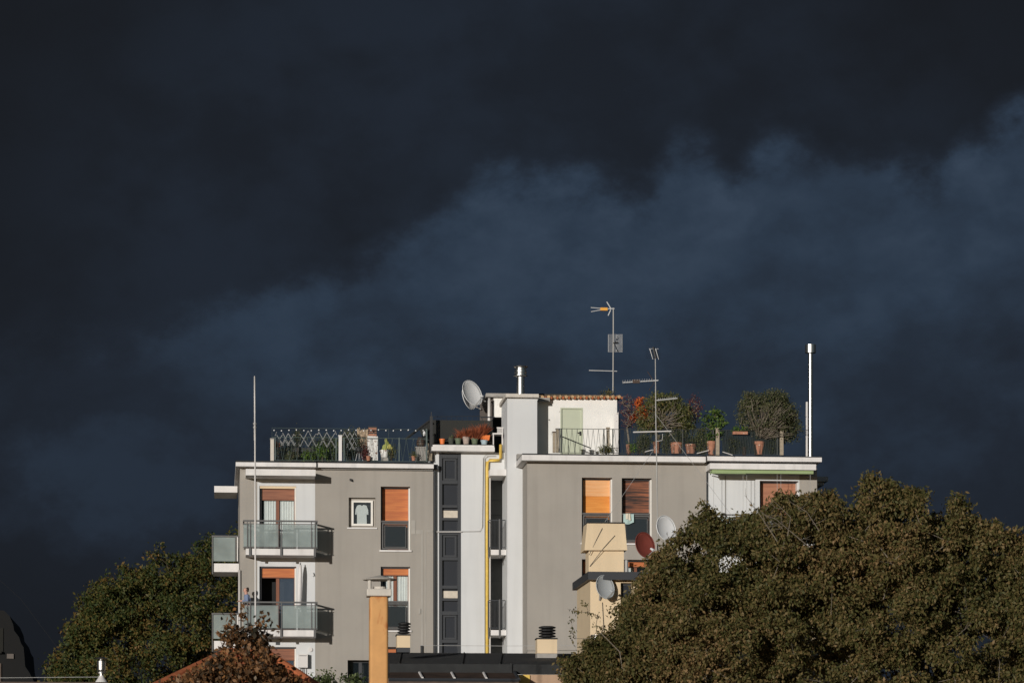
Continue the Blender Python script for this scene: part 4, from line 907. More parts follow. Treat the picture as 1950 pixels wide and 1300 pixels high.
for lab,a,b in (('thin white hose slanting left of the ribbed terracotta pot',(1228,860),(1243,856)),('thin white hose slanting towards the citrus plant',(1327,863),(1350,857)),('thin white hose slanting right of the citrus plant',(1376,860),(1395,866))):
    s = MB(); s.tube([pt(*a,VC-.6), pt(*b,VC-.58)], .016, 6); obj('hose', s, m_whitep, None, label=lab, cat='hose')

# ------------------------------------------------------------------ aerials and dishes
def dish(lab, x, y, v, r, n, mat, foot, armside=1, aspect=1.08, group=None):
    """n: facing direction; foot: point that the bracket reaches"""
    c = pt(x, y, v); t = thing('satellite_dish', lab, 'satellite dish', tuple(foot), group)
    n = Vector(n).normalized(); up = Vector((0,0,1)); a = up.cross(n).normalized(); b = n.cross(a)
    s = MB(); o = 0; NR, NS = 6, 28
    for side, off in ((0,0.0),(1,-.018)):
        for i in range(NR+1):
            q = r*i/NR if i else .001
            for k in range(NS):
                ang = 2*math.pi*k/NS; p = c+a*q*math.cos(ang)+b*q*aspect*math.sin(ang)+n*((q*q)*.2/r-.2*r+off); s.v.append(tuple(p))
    for side in (0,1):
        o = side*(NR+1)*NS
        for i in range(NR):
            for k in range(NS):
                f = (o+i*NS+k, o+i*NS+(k+1)%NS, o+(i+1)*NS+(k+1)%NS, o+(i+1)*NS+k); s.f.append(f if not side else f[::-1])
    for k in range(NS): s.f.append((NR*NS+k, NR*NS+(k+1)%NS, (2*NR+1)*NS+(k+1)%NS, (2*NR+1)*NS+k))
    obj('reflector', s, mat, t, smooth=True)
    rim = MB(); rim.tube([c+a*r*math.cos(2*math.pi*k/NS)+b*r*aspect*math.sin(2*math.pi*k/NS) for k in range(NS+1)], .012, 6); obj('rim', rim, mat, t)
    low = c-b*r*aspect*.98; foc = c+n*r*1.0-b*r*.75
    s = MB(); s.tube([low, foc], .014, 6); obj('arm', s, m_galv, t)
    s = MB(); s.tube([foc, foc+(c-foc).normalized()*.12], [.035,.03], 10); obj('receiver', s, mat if mat is not m_dishr else m_dishw, t)
    s = MB(); bk = c-n*(.21*r+.02); s.tube([bk, bk-n*.12+Vector((0,0,-.05)), Vector(foot)], .025, 8); obj('bracket', s, m_galv, t)
    return t
dish('large white dish, front one of the pair at the rooftop room corner', 899.5, 748, 1.2, .48, (.62,-.76,.34), m_dishw, pt(925,764,1.6))
dish('large white dish half hidden behind the front one at the rooftop room corner', 893, 757, 2.3, .43, (.80,-.60,.25), m_dishw, pt(916,779,2.4))
VY = -38.0
dish('brick-red dish right of the cream chimney hood', 1228.5, 1037, VY+.6, .31, (.50,-.84,.2), m_dishr, pt(1236,1062,VY+.9))
dish('white dish on the tall antenna mast above the tree', 1268.5, 1005, VY+.8, .31, (.50,-.84,.2), m_dishw, pt(1253,1030,VY+1.0))
dish('grey dish mounted on the cream wall below the dark eave', 1152.5, 1117, VY-.35, .285, (.50,-.84,.2), m_dishg, pt(1142,1142,VY-.02))
m1 = thing('antenna_mast', 'tall mast on the tiled roof carrying the yellow-boxed aerial', 'antenna', pt(1168,756,VP+.5))
v = VP+.5
s = MB(); s.tube([pt(1168,586,v), pt(1168,640,v), pt(1167.5,756,v)], [.022,.026,.03], 8); obj('pole', s, m_galv, m1)
s = MB(); s.tube([pt(1170,587.5,v), pt(1157,588,v)], .022, 6); s.tube([pt(1144,587,v), pt(1125,585.5,v)], .016, 6); s.tube([pt(1144,590,v), pt(1125.5,593.5,v)], .016, 6)
s.tube([pt(1163,587,v), pt(1155.5,574.5,v)], .02, 6); s.tube([pt(1163,590,v), pt(1158,601,v)], .02, 6); obj('log_aerial', s, m_alu, m1)
s = MB(); s.pbox(1143.5,1157,585.5,591,v-.05,v+.05); obj('amplifier_box', s, M('orange_yellow_plastic', (.80,.38,.05), .5), m1)
s = MB()
for i in range(17):
    y = 637+i*2.05; s.tube([pt(1158.5,y,v-.06), pt(1174,y,v+.02)], .007, 4); s.tube([pt(1176.5,y,v+.02), pt(1185,y,v-.05)], .007, 4)
for x in (1158.5,1174,1176.5,1185): s.tube([pt(x,636.5,v), pt(x,670,v)], .009, 4)
obj('grid_reflector', s, m_alu, m1)
s = MB(); s.tube([pt(1168,653,v-.02), pt(1177,652,v-.1)], .03, 6); s.tube([pt(1176,641,v-.1), pt(1170,656,v-.1), pt(1176,669,v-.1)], .012, 5); obj('clamp', s, m_black, m1)
s = MB(); s.tube([pt(1121.5,705,v), pt(1175,706.5,v)], .016, 6); obj('dipole', s, m_alu, m1)
s = MB(); s.tube([pt(1168.8,668,v-.03), pt(1168.5,755,v-.03)], .010, 5); obj('cable', s, m_cabled, m1)
m2 = thing('antenna_mast', 'very tall thin mast with a fishbone aerial standing before the apartment windows', 'antenna', pt(1253,1100,VY+1))
v = VY+1
s = MB(); s.tube([pt(1248,682,v), pt(1249,800,v), pt(1251.5,940,v), pt(1253,1110,v)], [.012,.015,.016,.017], 8); obj('pole', s, m_galv, m2)
s = MB(); s.tube([pt(1185.5,728,v), pt(1253.5,724,v)], .018, 6)
for i in range(13): s.tube([pt(1186+i*4.6,724.5-.3*i,v-.1), pt(1186.5+i*4.6,731-.3*i,v+.1)], .007, 4)
obj('yagi_aerial', s, m_alu, m2)
s = MB(); s.pbox(1205,1218,722.5,729,v-.03,v+.03); s.tube([pt(1233,707,v), pt(1246,727,v), pt(1236,743,v)], .008, 4); obj('clamp', s, m_rust, m2)
s = MB(); s.tube([pt(1250,762,v), pt(1290,758,v)], .014, 5)
for i in range(9): s.tube([pt(1254+i*4,758-.4*i,v-.05), pt(1254.5+i*4,764-.4*i,v+.05)], .007, 4)
obj('yagi_aerial', s, m_alu, m2)
s = MB(); s.tube([pt(1205.5,822.5,v), pt(1278.5,820.5,v)], .018, 6); s.tube([pt(1250,840,v),pt(1261,838,v),pt(1262,826,v)], .008, 5); obj('dipole', s, m_whitep, m2)
s = MB()
for x0 in (1238,1249):
    s.add([tuple(pt(x0,664,v-.1)),tuple(pt(x0+2,664,v)),tuple(pt(x0+7.5,684,v)),tuple(pt(x0+5.5,684,v-.1))], [(0,1,2,3)]); s.tube([pt(x0,664,v), pt(x0+6,684,v)], .018, 5)
s.tube([pt(1236,664,v), pt(1254,664,v)], .008, 4)
obj('panel_aerial', s, m_alu, m2)
s = MB(); s.tube([pt(1244,661,v), pt(1249,682,v)], .035, 6)
for i in range(10): s.tube([pt(1230,649+i*3.6,v+.05), pt(1258,649+i*3.6,v+.05)], .003, 3)
obj('grid_reflector', s, m_black, m2)
for k,(a,b) in enumerate((((1249,850),(1100,1070)),((1250,790),(1400,990)))):
    s = MB(); s.tube([pt(*a,v), pt(*b,v)], .0045, 4); obj('guy_wire', s, m_cable, m2)
wp = thing('white_pole', 'tall white pole with a collar standing before the left balconies', 'pole', pt(487,1290,-45))
s = MB(); s.tube([pt(484.8,716,-45), pt(485.2,806,-45)], [.017,.018], 10); s.tube([pt(485.2,806,-45), pt(485.5,838,-45), pt(485.6,838.5,-45), pt(486.8,1330,-45)], [.024,.023,.019,.021], 10); obj('shaft', s, m_whitep, wp, smooth=True)
s = MB(); s.tube([pt(485.2,805,-45), pt(485.2,808,-45)], .042, 10); s.tube([pt(485.2,812,-45), pt(485.2,815,-45)], .040, 10); obj('collar', s, m_galv, wp)
# closed parasol
pr = thing('closed_parasol', 'closed white parasol leaning by the open balcony door', 'parasol', pt(572,1198,VA-.4))
s = MB(); s.tube([pt(572,1075,VA-.35), pt(571.5,1090,VA-.35), pt(569.5,1160,VA-.35)], [.04,.075,.09], 8); obj('canopy', s, m_fascia, pr, smooth=True)
s = MB(); s.tube([pt(572,1071,VA-.35), pt(572,1075,VA-.35)], .02, 6); s.tube([pt(569.5,1160,VA-.35), pt(569.5,1199,VA-.35)], .02, 6); obj('pole', s, m_black, pr)
# cloths on the window railing
def cloth(name, lab, x0, x1, y0, y1, v, mat, skew=0):
    vs = []; fs = []; n, m_ = 9, 7
    for side in (0,1):
        for j in range(m_):
            for i in range(n):
                fx, fy = i/(n-1), j/(m_-1); x = x0+(x1-x0)*fx+skew*fy; y = y0+(y1-y0)*fy*(1+.12*math.sin(fx*5+x0))
                p = pt(x,y,v+.02*math.sin(fx*9+fy*2)+side*.012); vs.append(tuple(p))
    N = n*m_
    for j in range(m_-1):
        for i in range(n-1):
            q = j*n+i; fs += [(q,q+n,q+n+1,q+1),(N+q,N+q+1,N+q+n+1,N+q+n)]
    for i in range(n-1): fs.append((i,i+1,N+i+1,N+i))
    s = MB(); s.add(vs, fs); obj(name, s, mat, None, label=lab, cat='cloth', smooth=True)
cloth('towel', 'pale teal towel hung over the railing of the dark-shuttered window', 1187, 1207, 978, 996, VC-.03, m_teal)
cloth('towel', 'small beige cloth lying over the pale teal towel', 1191, 1200, 977, 989, VC-.07, m_beige, 1)

# ------------------------------------------------------------------ person on the lower balcony
def skin_obj(name, mat, parent, chains, sub=2):
    me = bpy.data.meshes.new(name); vs = []; es = []; rs = []
    for ch in chains:
        prev = ch[0] if isinstance(ch[0], int) else None
        for q in (ch[1:] if prev is not None else ch):
            vs.append(q[:3]); rs.append(q[3]); 
            if prev is not None: es.append((prev, len(vs)-1))
            prev = len(vs)-1
    b = base_of(parent)
    me.from_pydata([tuple(Vector(q)-b) for q in vs], es, []); me.update(); me.materials.append(mat)
    o = bpy.data.objects.new(name, me); o.parent = parent; link(o)
    md = o.modifiers.new('Skin', 'SKIN'); md.use_smooth_shade = True
    for i, r in enumerate(rs): me.skin_vertices[0].data[i].radius = (r, r)
    me.skin_vertices[0].data[0].use_root = True
    ms = o.modifiers.new('Sub', 'SUBSURF'); ms.levels = sub; ms.render_levels = sub
    return o
vo = VA-1.2; wfl = wy(1044,535,vo)-HS; wrail = wy(990,535,vo)-HS
pu, pv = ux(472.5,VA-.6), VA-.62
per = thing('person', 'person in pale blue jacket leaning forearms on the lower balcony rail, looking left', 'person', (pu, pv, wfl))
def P(a, b, c, r): return (pu+a, pv+b, wfl+c, r)      # a right, b back, c up
# faces left (-u); 0 pelvis
body = [[P(.02,0,.86,.12), P(.00,0,1.02,.115), P(-.04,0,1.20,.13), P(-.06,0,1.31,.10), P(-.075,0,1.38,.05), P(-.085,0,1.44,.065), P(-.095,0,1.52,.088), P(-.085,0,1.57,.07)],
        [0, P(.02,-.09,.80,.085), P(.00,-.10,.45,.055), P(.05,-.10,.10,.04), P(.04,-.10,.04,.04), P(-.12,-.10,.025,.03)],
        [0, P(.02,.09,.80,.085), P(.02,.10,.45,.055), P(.09,.10,.10,.04), P(.08,.10,.04,.04), P(-.08,.10,.025,.03)],
        [2, P(-.05,-.17,1.27,.055), P(-.02,-.21,1.05,.042), P(-.24,-.14,1.09,.032), P(-.27,-.13,1.09,.034), P(-.33,-.11,1.085,.030)],
        [2, P(-.05,.17,1.27,.055), P(-.02,.21,1.05,.042), P(-.24,.14,1.10,.032), P(-.27,.13,1.10,.034), P(-.33,.11,1.095,.030)],
        [5, P(-.17,0,1.475,.018), P(-.195,0,1.465,.012)]]
for sgn, root in ((-1, 22), (1, 27)): pass
skin_obj('body', m_skin, per, body)
for sg in (-1,1):
    fb = []
    hx, hy, hz = -.33, sg*.11, 1.09
    chs = [[P(hx+.02,hy,hz,.022)]]
    for i,(l_,c_) in enumerate(((.065,.02),(.075,.028),(.07,.026),(.055,.02))):
        y_ = hy+(i-1.5)*.018; chs.append([0, P(hx-.01,y_,hz,.009), P(hx-.01-l_*.5,y_,hz-.003,.008), P(hx-.01-l_,y_,hz-c_,.007)])
    chs.append([0, P(hx+.01,hy-sg*.035,hz+.005,.010), P(hx-.03,hy-sg*.05,hz+.002,.008)])
    skin_obj('hand', m_skin, per, chs, 1)
skin_obj('jacket', m_jacket, per, [[P(.01,0,.94,.135), P(.00,0,1.02,.135), P(-.04,0,1.20,.15), P(-.06,0,1.31,.11), P(-.07,0,1.36,.065)],
        [2, P(-.05,-.17,1.27,.075), P(-.02,-.21,1.05,.06), P(-.22,-.15,1.09,.045)], [2, P(-.05,.17,1.27,.075), P(-.02,.21,1.05,.06), P(-.22,.15,1.10,.045)]])
skin_obj('trousers', m_trous, per, [[P(.02,0,.88,.135)], [0, P(.02,-.09,.80,.10), P(.00,-.10,.45,.07), P(.05,-.10,.09,.055)], [0, P(.02,.09,.80,.10), P(.02,.10,.45,.07), P(.09,.10,.09,.055)]])
skin_obj('hair', m_hair, per, [[P(-.06,0,1.585,.075), P(-.035,0,1.55,.08), P(-.02,0,1.48,.06), P(-.015,0,1.42,.04)]], 1)
for sg in (-1,1):
    s = MB(); s.ball((pu-.165,pv+sg*.032,wfl+1.505), .012, 6, 5); obj('eye', s, m_black, per)
    s = MB(); s.ball((pu-.085,pv+sg*.088,wfl+1.49), .03, 6, 5, (.6,.4,1)); obj('ear', s, m_skin, per)

# ------------------------------------------------------------------ cream house with the chimney hood
yh = thing('cream_house', 'cream rendered house with dark overhanging eave and hooded chimney', 'house', (ux(1300,VY), VY, 0))
uy0, uy1 = ux(1124,VY), ux(1124,VY)+6.5; wyv = wy(1101,1140,VY)
s = MB(); hh = [H(1182,1203,1109,1160,VY)]; wall_holes(s, uy0, uy1, 0, wyv, VY, .5, hh); s.box(uy0,uy1,VY+.5,VY+3.0,0,wyv-.01)
s.add([(uy0,VY,0),(uy0,VY+.5,0),(uy0,VY+.5,wyv),(uy0,VY,wyv)], [(0,3,2,1)]); obj('wall', s, m_cream, yh)
u0,u1,w0,w1 = hh[0]; s = MB(); s.frame(u0+.01,u1-.01,VY+.15,VY+.2,w0+.01,w1-.01,.05); wd_ = obj('window', s, m_char, yh); s = MB(); s.box(u0+.05,u1-.05,VY+.17,VY+.18,w0+.05,w1-.05); obj('pane', s, m_column, wd_)
vo = VY-.30
s = MB(); s.box(ux(1120,vo), uy1+.3, vo, VY+3.3, wy(1103,1180,vo), wy(1088,1180,vo)); rf = obj('roof', s, m_char, yh)
s = MB(); s.box(ux(1120,vo)+.02, uy1+.2, vo+.03, VY+3.2, wy(1101.5,1180,vo)-.02, wy(1101.5,1180,vo)-.004); obj('soffit', s, M('wood_soffit', (.34,.20,.12), .8), rf)
vc = VY+.3
s = MB(); s.pbox(1121,1188,1040,1092,vc,vc+.7)
a0,a1,b0,b1 = pt(1118,996,vc-.1), pt(1189.5,996,vc-.1), pt(1113,1047,vc-.12), pt(1194.5,1047,vc-.12)
dd = .9
s.add([(b0.x,b0.y,b0.z),(b1.x,b1.y,b1.z),(a1.x,a1.y,a1.z),(a0.x,a0.y,a0.z),(b0.x,b0.y+dd,b0.z),(b1.x,b1.y+dd,b1.z),(a1.x,a1.y+dd-.1,a1.z),(a0.x,a0.y+dd-.1,a0.z)], [(0,1,2,3),(1,5,6,2),(5,4,7,6),(4,0,3,7),(3,2,6,7),(0,4,5,1)])
chm = obj('chimney', s, m_cream, yh, label='hooded cream chimney')
s = MB(); s.pbox(1119,1190,993.5,996,vc-.12,vc+.85); obj('chimney_cap', s, m_tar, chm)
s = MB(); s.tube([pt(1147,1005,vc-.125), pt(1137,1025,vc-.125), pt(1122,1056,vc-.1)], .008, 5); obj('wire', s, m_cabled, chm)  # dark strand standing in for a cable's shadow on the hood
s = MB(); s.tube([pt(1171,1019,vc-.125), pt(1150,1042,vc-.14), pt(1123,1078,vc-.02)], .008, 5); obj('wire', s, m_cabled, chm)  # second dark strand in place of a cable shadow
s = MB(); s.tube([pt(1147,1146,VY-.02), pt(1150,1200,VY-.02), pt(1151,1290,VY-.02)], .008, 5); obj('cable', s, m_cabled, yh)
sf = thing('steel_flue', 'stainless steel flue in front of the lower cream wall, half hidden by leaves', 'flue', pt(1134,1400,VY-1.5))
s = MB(); s.tube([pt(1134,1216,VY-1.5), pt(1134,1600,VY-1.5)], .085, 16); obj('pipe', s, m_steel, sf)
s = MB(); s.tube([pt(1134,1208,VY-1.5), pt(1134,1216,VY-1.5)], .12, 16); s.tube([pt(1134,1262,VY-1.5), pt(1134,1264,VY-1.5)], .095, 16); obj('cowl', s, m_steel, sf)

# ------------------------------------------------------------------ dark-roofed house in the middle
VM = -30.0
dh = thing('dark_roofed_house', 'low house with black bitumen roof and glazed lower roof along the bottom edge', 'house', (ux(950,VM), VM, 0))
e0, e1 = pt(742,1264,VM), pt(1240,1264,VM); r0, r1 = pt(742,1243,VM+6), pt(1240,1243,VM+6)
zr, ze = (r0.z+r1.z)/2, (e0.z+e1.z)/2
s = MB(); s.add([(e0.x,VM,ze),(e1.x,VM,ze),(e1.x,VM+6,zr),(e0.x,VM+6,zr),(e0.x,VM,ze-.28),(e1.x,VM,ze-.28),(e1.x,VM+6,zr-.28),(e0.x,VM+6,zr-.28)], [(0,1,2,3),(0,4,5,1),(1,5,6,2),(2,6,7,3),(3,7,4,0),(4,7,6,5)]); obj('roof', s, m_tar, dh)
s = MB(); 
for x in (760,880,952,1090): 
    a, b = pt(x,1262.5,VM), pt(x+4,1243,VM+6); s.tube([(a.x,VM,ze+.01),(b.x,VM+6,zr+.01)], .02, 5)
s.tube([pt(974,1262,VM-.03), pt(974,1282,VM-.03)], .03, 6); obj('seam', s, m_tar, dh)
s = MB(); s.box(e0.x+.1, e1.x-.1, VM+.05, VM+5.9, 0, ze-.285); obj('wall', s, M('tan_render', (.48,.32,.21), .9, var=.1, streak=.1), dh)
s = MB(); s.pbox(985,1009,1284,1330,VM-.0,VM+.1); obj('wall', s, m_yellow, dh, label='yellow painted patch of wall')
# glazed lower roof
va, vb = VM-1.6, VM-.05
g0, g1 = pt(740,1293,va), pt(988,1293,va); h0, h1 = pt(742,1279,vb), pt(980,1279,vb)
s = MB(); s.add([tuple(g0),(g1.x,va,g0.z),(h1.x,vb,h0.z),tuple(h0),(g0.x,va,g0.z-.12),(g1.x,va,g0.z-.12),(h1.x,vb,h0.z-.12),(h0.x,vb,h0.z-.12)], [(0,1,2,3),(0,4,5,1),(1,5,6,2),(3,7,4,0),(4,7,6,5)]); gr_ = obj('glazed_roof', s, m_rust, dh)
s = MB(); s.tube([g0, (g1.x,va,g0.z)], .05, 6); s.tube([(h1.x,vb,h0.z+.02), (g1.x,va,g0.z+.02)], .05, 6); obj('edge_trim', s, m_char, gr_)
for x in (798,859,920):
    s = MB(); a, b = pt(x,1280,vb), pt(x+8,1291,va); s.tube([(a.x,vb-.15,h0.z-.01),(b.x,va+.25,g0.z+.055)], .035, 6); obj('glazing_bar', s, m_fascia, gr_)
s = MB(); s.box(g0.x+.1, g1.x-.1, va+.05, vb, 0, g0.z-.13); obj('porch_wall', s, m_dkgrey, dh)
def cowl_chimney(lab, x0,x1,y0,y1, v, tilt):
    t = obj('chimney', MB().pbox(x0,x1,y0,y1,v,v+.5), m_cream, dh, label=lab)
    s = MB(); s.pbox(x0-1,x1+1,y0-2.5,y0,v-.03,v+.53); obj('chimney_cap', s, m_tar, t)
    s = MB(); s.pbox(x0,x1,y1+.3,y1+9,v-.02,v+.52); obj('flashing', s, m_conc if tilt == 0 else m_char, t)
    rr = .17*(x1-x0)/36+.05
    for i in range(4):
        c = pt((x0+x1)/2+tilt*i*.6, y0-3-i*5.5, v+.25); s = MB(); s.lathe(c, [(rr*.7,0),(rr*1.05,.015),(rr*1.1,.05),(rr*.75,.075)], 14); obj('cowl_ring', s, m_black, t)
cowl_chimney('small cream chimney with stacked black cowl at the left of the black roof', 756,781,1209,1232, VM+2.0, 1)
cowl_chimney('wide cream chimney with stacked black cowl at the right of the black roof', 1023,1061,1216,1243, VM+3.0, 0)

# ------------------------------------------------------------------ ochre flue chimney near the camera
def rust_top(m, top):
    """rust that has run down from the metal collar: blotches and drips in the top metre of the pipe"""
    n, l = m.node_tree.nodes, m.node_tree.links; b = n['Principled BSDF']; src = b.inputs['Base Color'].links[0].from_socket
    t = n.new('ShaderNodeTexCoord'); s_ = n.new('ShaderNodeSeparateXYZ'); l.new(t.outputs['Object'], s_.inputs[0])
    mp = n.new('ShaderNodeMapping'); mp.inputs['Scale'].default_value = (6, 6, 2.6); mp.inputs['Location'].default_value = (1.3, .4, .2); l.new(t.outputs['Object'], mp.inputs[0])
    a = n.new('ShaderNodeTexNoise'); a.inputs['Scale'].default_value = 1; a.inputs['Detail'].default_value = 6; l.new(mp.outputs[0], a.inputs['Vector'])
    h = n.new('ShaderNodeMapRange'); h.inputs[1].default_value = top-1.1; h.inputs[2].default_value = top-.15; h.inputs[3].default_value = -.12; h.inputs[4].default_value = .10; l.new(s_.outputs[2], h.inputs[0])
    ad = n.new('ShaderNodeMath'); ad.operation = 'ADD'; l.new(a.outputs[0], ad.inputs[0]); l.new(h.outputs[0], ad.inputs[1])
    r = n.new('ShaderNodeMapRange'); r.inputs[1].default_value = .55; r.inputs[2].default_value = .70; l.new(ad.outputs[0], r.inputs[0])
    mi = n.new('ShaderNodeMix'); mi.data_type = 'RGBA'; l.new(r.outputs[0], mi.inputs[0]); l.new(src, mi.inputs[6]); mi.inputs[7].default_value = (.42, .12, .025, 1); l.new(mi.outputs[2], b.inputs['Base Color'])
VO = -62.0
oc = thing('ochre_chimney', 'tall ochre chimney pipe with rust stains and pale conical cap', 'chimney', pt(722,1400,VO))
s = MB(); s.box(ux(704,VO),ux(739.5,VO),VO,VO+.32,0,wy(1134,722,VO)); o_ = obj('stack', s, m_ochre, oc)
bv = o_.modifiers.new('Bevel', 'BEVEL'); bv.width = .05; bv.segments = 4
rust_top(m_ochre, wy(1134,722,VO)-base_of(oc).z)
s = MB(); s.pbox(698.5,746,1120,1134,VO-.05,VO+.40); o_ = obj('collar', s, m_capc, oc); bv = o_.modifiers.new('Bevel', 'BEVEL'); bv.width = .02; bv.segments = 3
c = pt(723,1104,VO+.17)
s = MB(); s.lathe(c, [(.30,0),(.31,.012),(.16,.055),(.02,.085)], 28); obj('cap', s, m_capc, oc)
for x in (704,741):
    for q in (VO+.02,VO+.30):
        s = MB(); s.tube([pt(x,1121,q), pt(x,1104.5,q)], .032, 8); obj('cap_leg', s, m_capc, oc)
s = MB(); s.tube([pt(723,1125,VO+.17), pt(723,1117,VO+.17)], .12, 14); obj('flue_mouth', s, m_capc, oc)

# ------------------------------------------------------------------ hipped tiled roof, bottom left
VT = -52.0
th_ = thing('tiled_house', 'low house with hipped orange tile roof at the lower left', 'house', (ux(460,VT), VT, 0))
ap = pt(433,1243,VT); ap2 = pt(505,1250,VT); L0 = pt(250,1311,VT-2.6); R0 = pt(640,1318,VT-2.6)
apz = (ap.z+ap2.z)/2; zb = L0.z-.2
B0 = (L0.x, VT+2.8, zb); B1 = (R0.x, VT+2.8, zb); A1 = (ap.x,VT,ap.z); A2 = (ap2.x,VT,ap.z); F0 = (L0.x, L0.y, zb); F1 = (R0.x, R0.y, zb)
s = MB(); s.add([F0,F1,B1,B0,A1,A2], [(0,1,5,4),(1,2,5),(2,3,4,5),(3,0,4),(0,3,2,1)]); rt_ = obj('roof', s, m_tile, th_)
def ridge(a, b, n):
    a, b = Vector(a), Vector(b)
    for i in range(n):
        p, q = a+(b-a)*(i/n), a+(b-a)*((i+1.12)/n); s = MB(); s.tube([p+Vector((0,0,.03)), q+Vector((0,0,.01))], [.085,.105], 10); obj('ridge_tile', s, m_tile, rt_)
ridge(A1, F0, 9); ridge(A2, F1, 8); ridge(A1, A2, 3)
for k in range(46):
    f = (k+.5)/46; a = Vector(F0)+(Vector(F1)-Vector(F0))*f
    if f < .45: top = Vector(F0)+(Vector(A1)-Vector(F0))*(f/.45)
    elif f > .62: top = Vector(F1)+(Vector(A2)-Vector(F1))*((1-f)/.38)
    else: top = Vector(A1)+(Vector(A2)-Vector(A1))*((f-.45)/.17)
    s = MB(); s.tube([a+Vector((0,-.05,.02)), top+Vector((0,0,.02))], .045, 6); obj('barrel_tile', s, m_tile, rt_)
s = MB(); s.box(L0.x+.5, R0.x-.5, VT-2.1, VT+2.3, 0, zb-.002); obj('wall', s, m_cream, th_)

# ------------------------------------------------------------------ steel vent at far left, its roof, wire and the dark building
VV = -45.0
fr = thing('brown_roofed_house', 'low brown roof along the bottom left edge', 'house', (ux(90,VV), VV, 0))
s = MB(); s.box(ux(-160,VV),ux(205,VV),VV,VV+4,wy(1306,100,VV),wy(1297.5,100,VV)); obj('roof', s, m_rust, fr)
s = MB(); s.box(ux(-150,VV),ux(200,VV),VV+.2,VV+3.8,0,wy(1306,100,VV)-.002); obj('wall', s, m_dimst, fr)
vt = thing('steel_vent', 'small shiny steel roof vent with flat cap before the left tree', 'vent', pt(193,1298,VV+.3)); k=1/78.
c = pt(193,1298,VV+.3)
s = MB(); s.lathe(c, [(11*k,0),(10*k,2*k),(5*k,9*k),(4.2*k,12*k)], 20); obj('cone', s, m_whitep, vt)
s = MB(); s.lathe(c, [(4.2*k,11*k),(4.2*k,15*k),(8.5*k,16*k),(8.5*k,17*k),(5.5*k,18*k),(7.5*k,22*k),(8*k,38*k),(6*k,40*k)], 24); obj('drum', s, m_steel, vt)
s = MB(); s.lathe(c, [(11.5*k,42*k),(12*k,43*k),(3*k,45.5*k)], 24); s.tube([c+Vector((0,0,38*k)), c+Vector((0,0,43*k))], 3*k); obj('cap', s, m_steel, vt)
wr = thing('wire', 'pale wire stretched level at the lower left beside the steel vent', 'cable', pt(90,1289,VV+.3))
s = MB(); s.tube([pt(-40,1290,VV+.3), pt(190,1288,VV+.3)], .006, 5); obj('strand', s, m_cable, wr)
wr = thing('wire', 'faint dark wire sloping down across the sky at the lower left', 'cable', pt(60,1160,VV+8))
s = MB(); s.tube([pt(-60,1050,VV+8), pt(40,1140,VV+8), pt(130,1260,VV+8)], .004, 5); obj('strand', s, m_black, wr)
VX = 45.0
db = thing('dark_building', 'old dark building with curved mansard roof at the left edge', 'building', (ux(-60,VX), VX, 0))
poly = [(-200,1600),(-200,1170),(-120,1155),(-20,1159),(8,1162),(18,1172),(25,1188),(27,1200),(36,1212),(40,1224),(45,1232),(48,1268),(56,1280),(66,1300),(72,1330),(72,1600)]
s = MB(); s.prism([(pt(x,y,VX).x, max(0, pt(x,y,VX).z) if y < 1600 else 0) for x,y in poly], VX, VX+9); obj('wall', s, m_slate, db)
s = MB(); s.pbox(-3,6,1195,1240,VX-.06,VX-.004); obj('window', s, m_dimst, db); s = MB(); s.pbox(13,26,1244,1253,VX-.1,VX-.004); obj('ledge', s, m_clad, db)
s = MB(); s.pbox(-30,3,1239,1243,VX-.3,VX-.004); obj('cornice', s, m_dimst, db); s = MB(); s.pbox(-6,2,1262,1330,VX-.1,VX-.004); obj('pilaster', s, m_rust, db)

# ------------------------------------------------------------------ trees
def envelope_clusters(env, x0, x1, ybot, v, hmax, n, pxm, core=.0, hole=.0, seed=1, yoff=0):
    """centres inside a crown whose skyline is env; depth grows below the skyline so the crown is round"""
    r = np.random.default_rng(seed); xs, ys = zip(*env); out = []
    ph = r.uniform(0,6.28,6)
    while len(out) < n:
        x = r.uniform(x0, x1); yt = np.interp(x, xs, ys); yt += yoff; y = r.uniform(yt, ybot)
        d = (y-yt)/pxm; h = min(hmax, .35+1.15*math.sqrt(max(d,0)*hmax)*.8)
        q = r.uniform(-1,1)*h
        if d > 2.2 and q > -h+3.4 and r.uniform() < .6: continue          # fewer leaves deep inside and behind
        g = math.sin(x*.031+ph[0]+q*1.3)*math.sin(y*.037+ph[1]-q*.9)+.6*math.sin(x*.071+ph[2])*math.sin(y*.083+ph[3]+q*2)
        if g < -1.0+hole*1.1 and d > .25: continue
        out.append(tuple(pt(x,y,v+q)))
    return out
def boughs(centres, k, sig, seed=3):
    r = np.random.default_rng(seed); c = np.repeat(np.array(centres), k, axis=0)
    return [tuple(q) for q in c+r.normal(size=c.shape)*np.array([1,1,.75])*sig]
def jag(env, amp, step, seed):
    """breaks a skyline into uneven lobes"""
    r = random.Random(seed); xs, ys = zip(*env); out = []; x = xs[0]
    while x < xs[-1]:
        out.append((x, float(np.interp(x, xs, ys))+r.uniform(-.25, 1)*amp)); x += step*r.uniform(.5, 1.5)
    return out
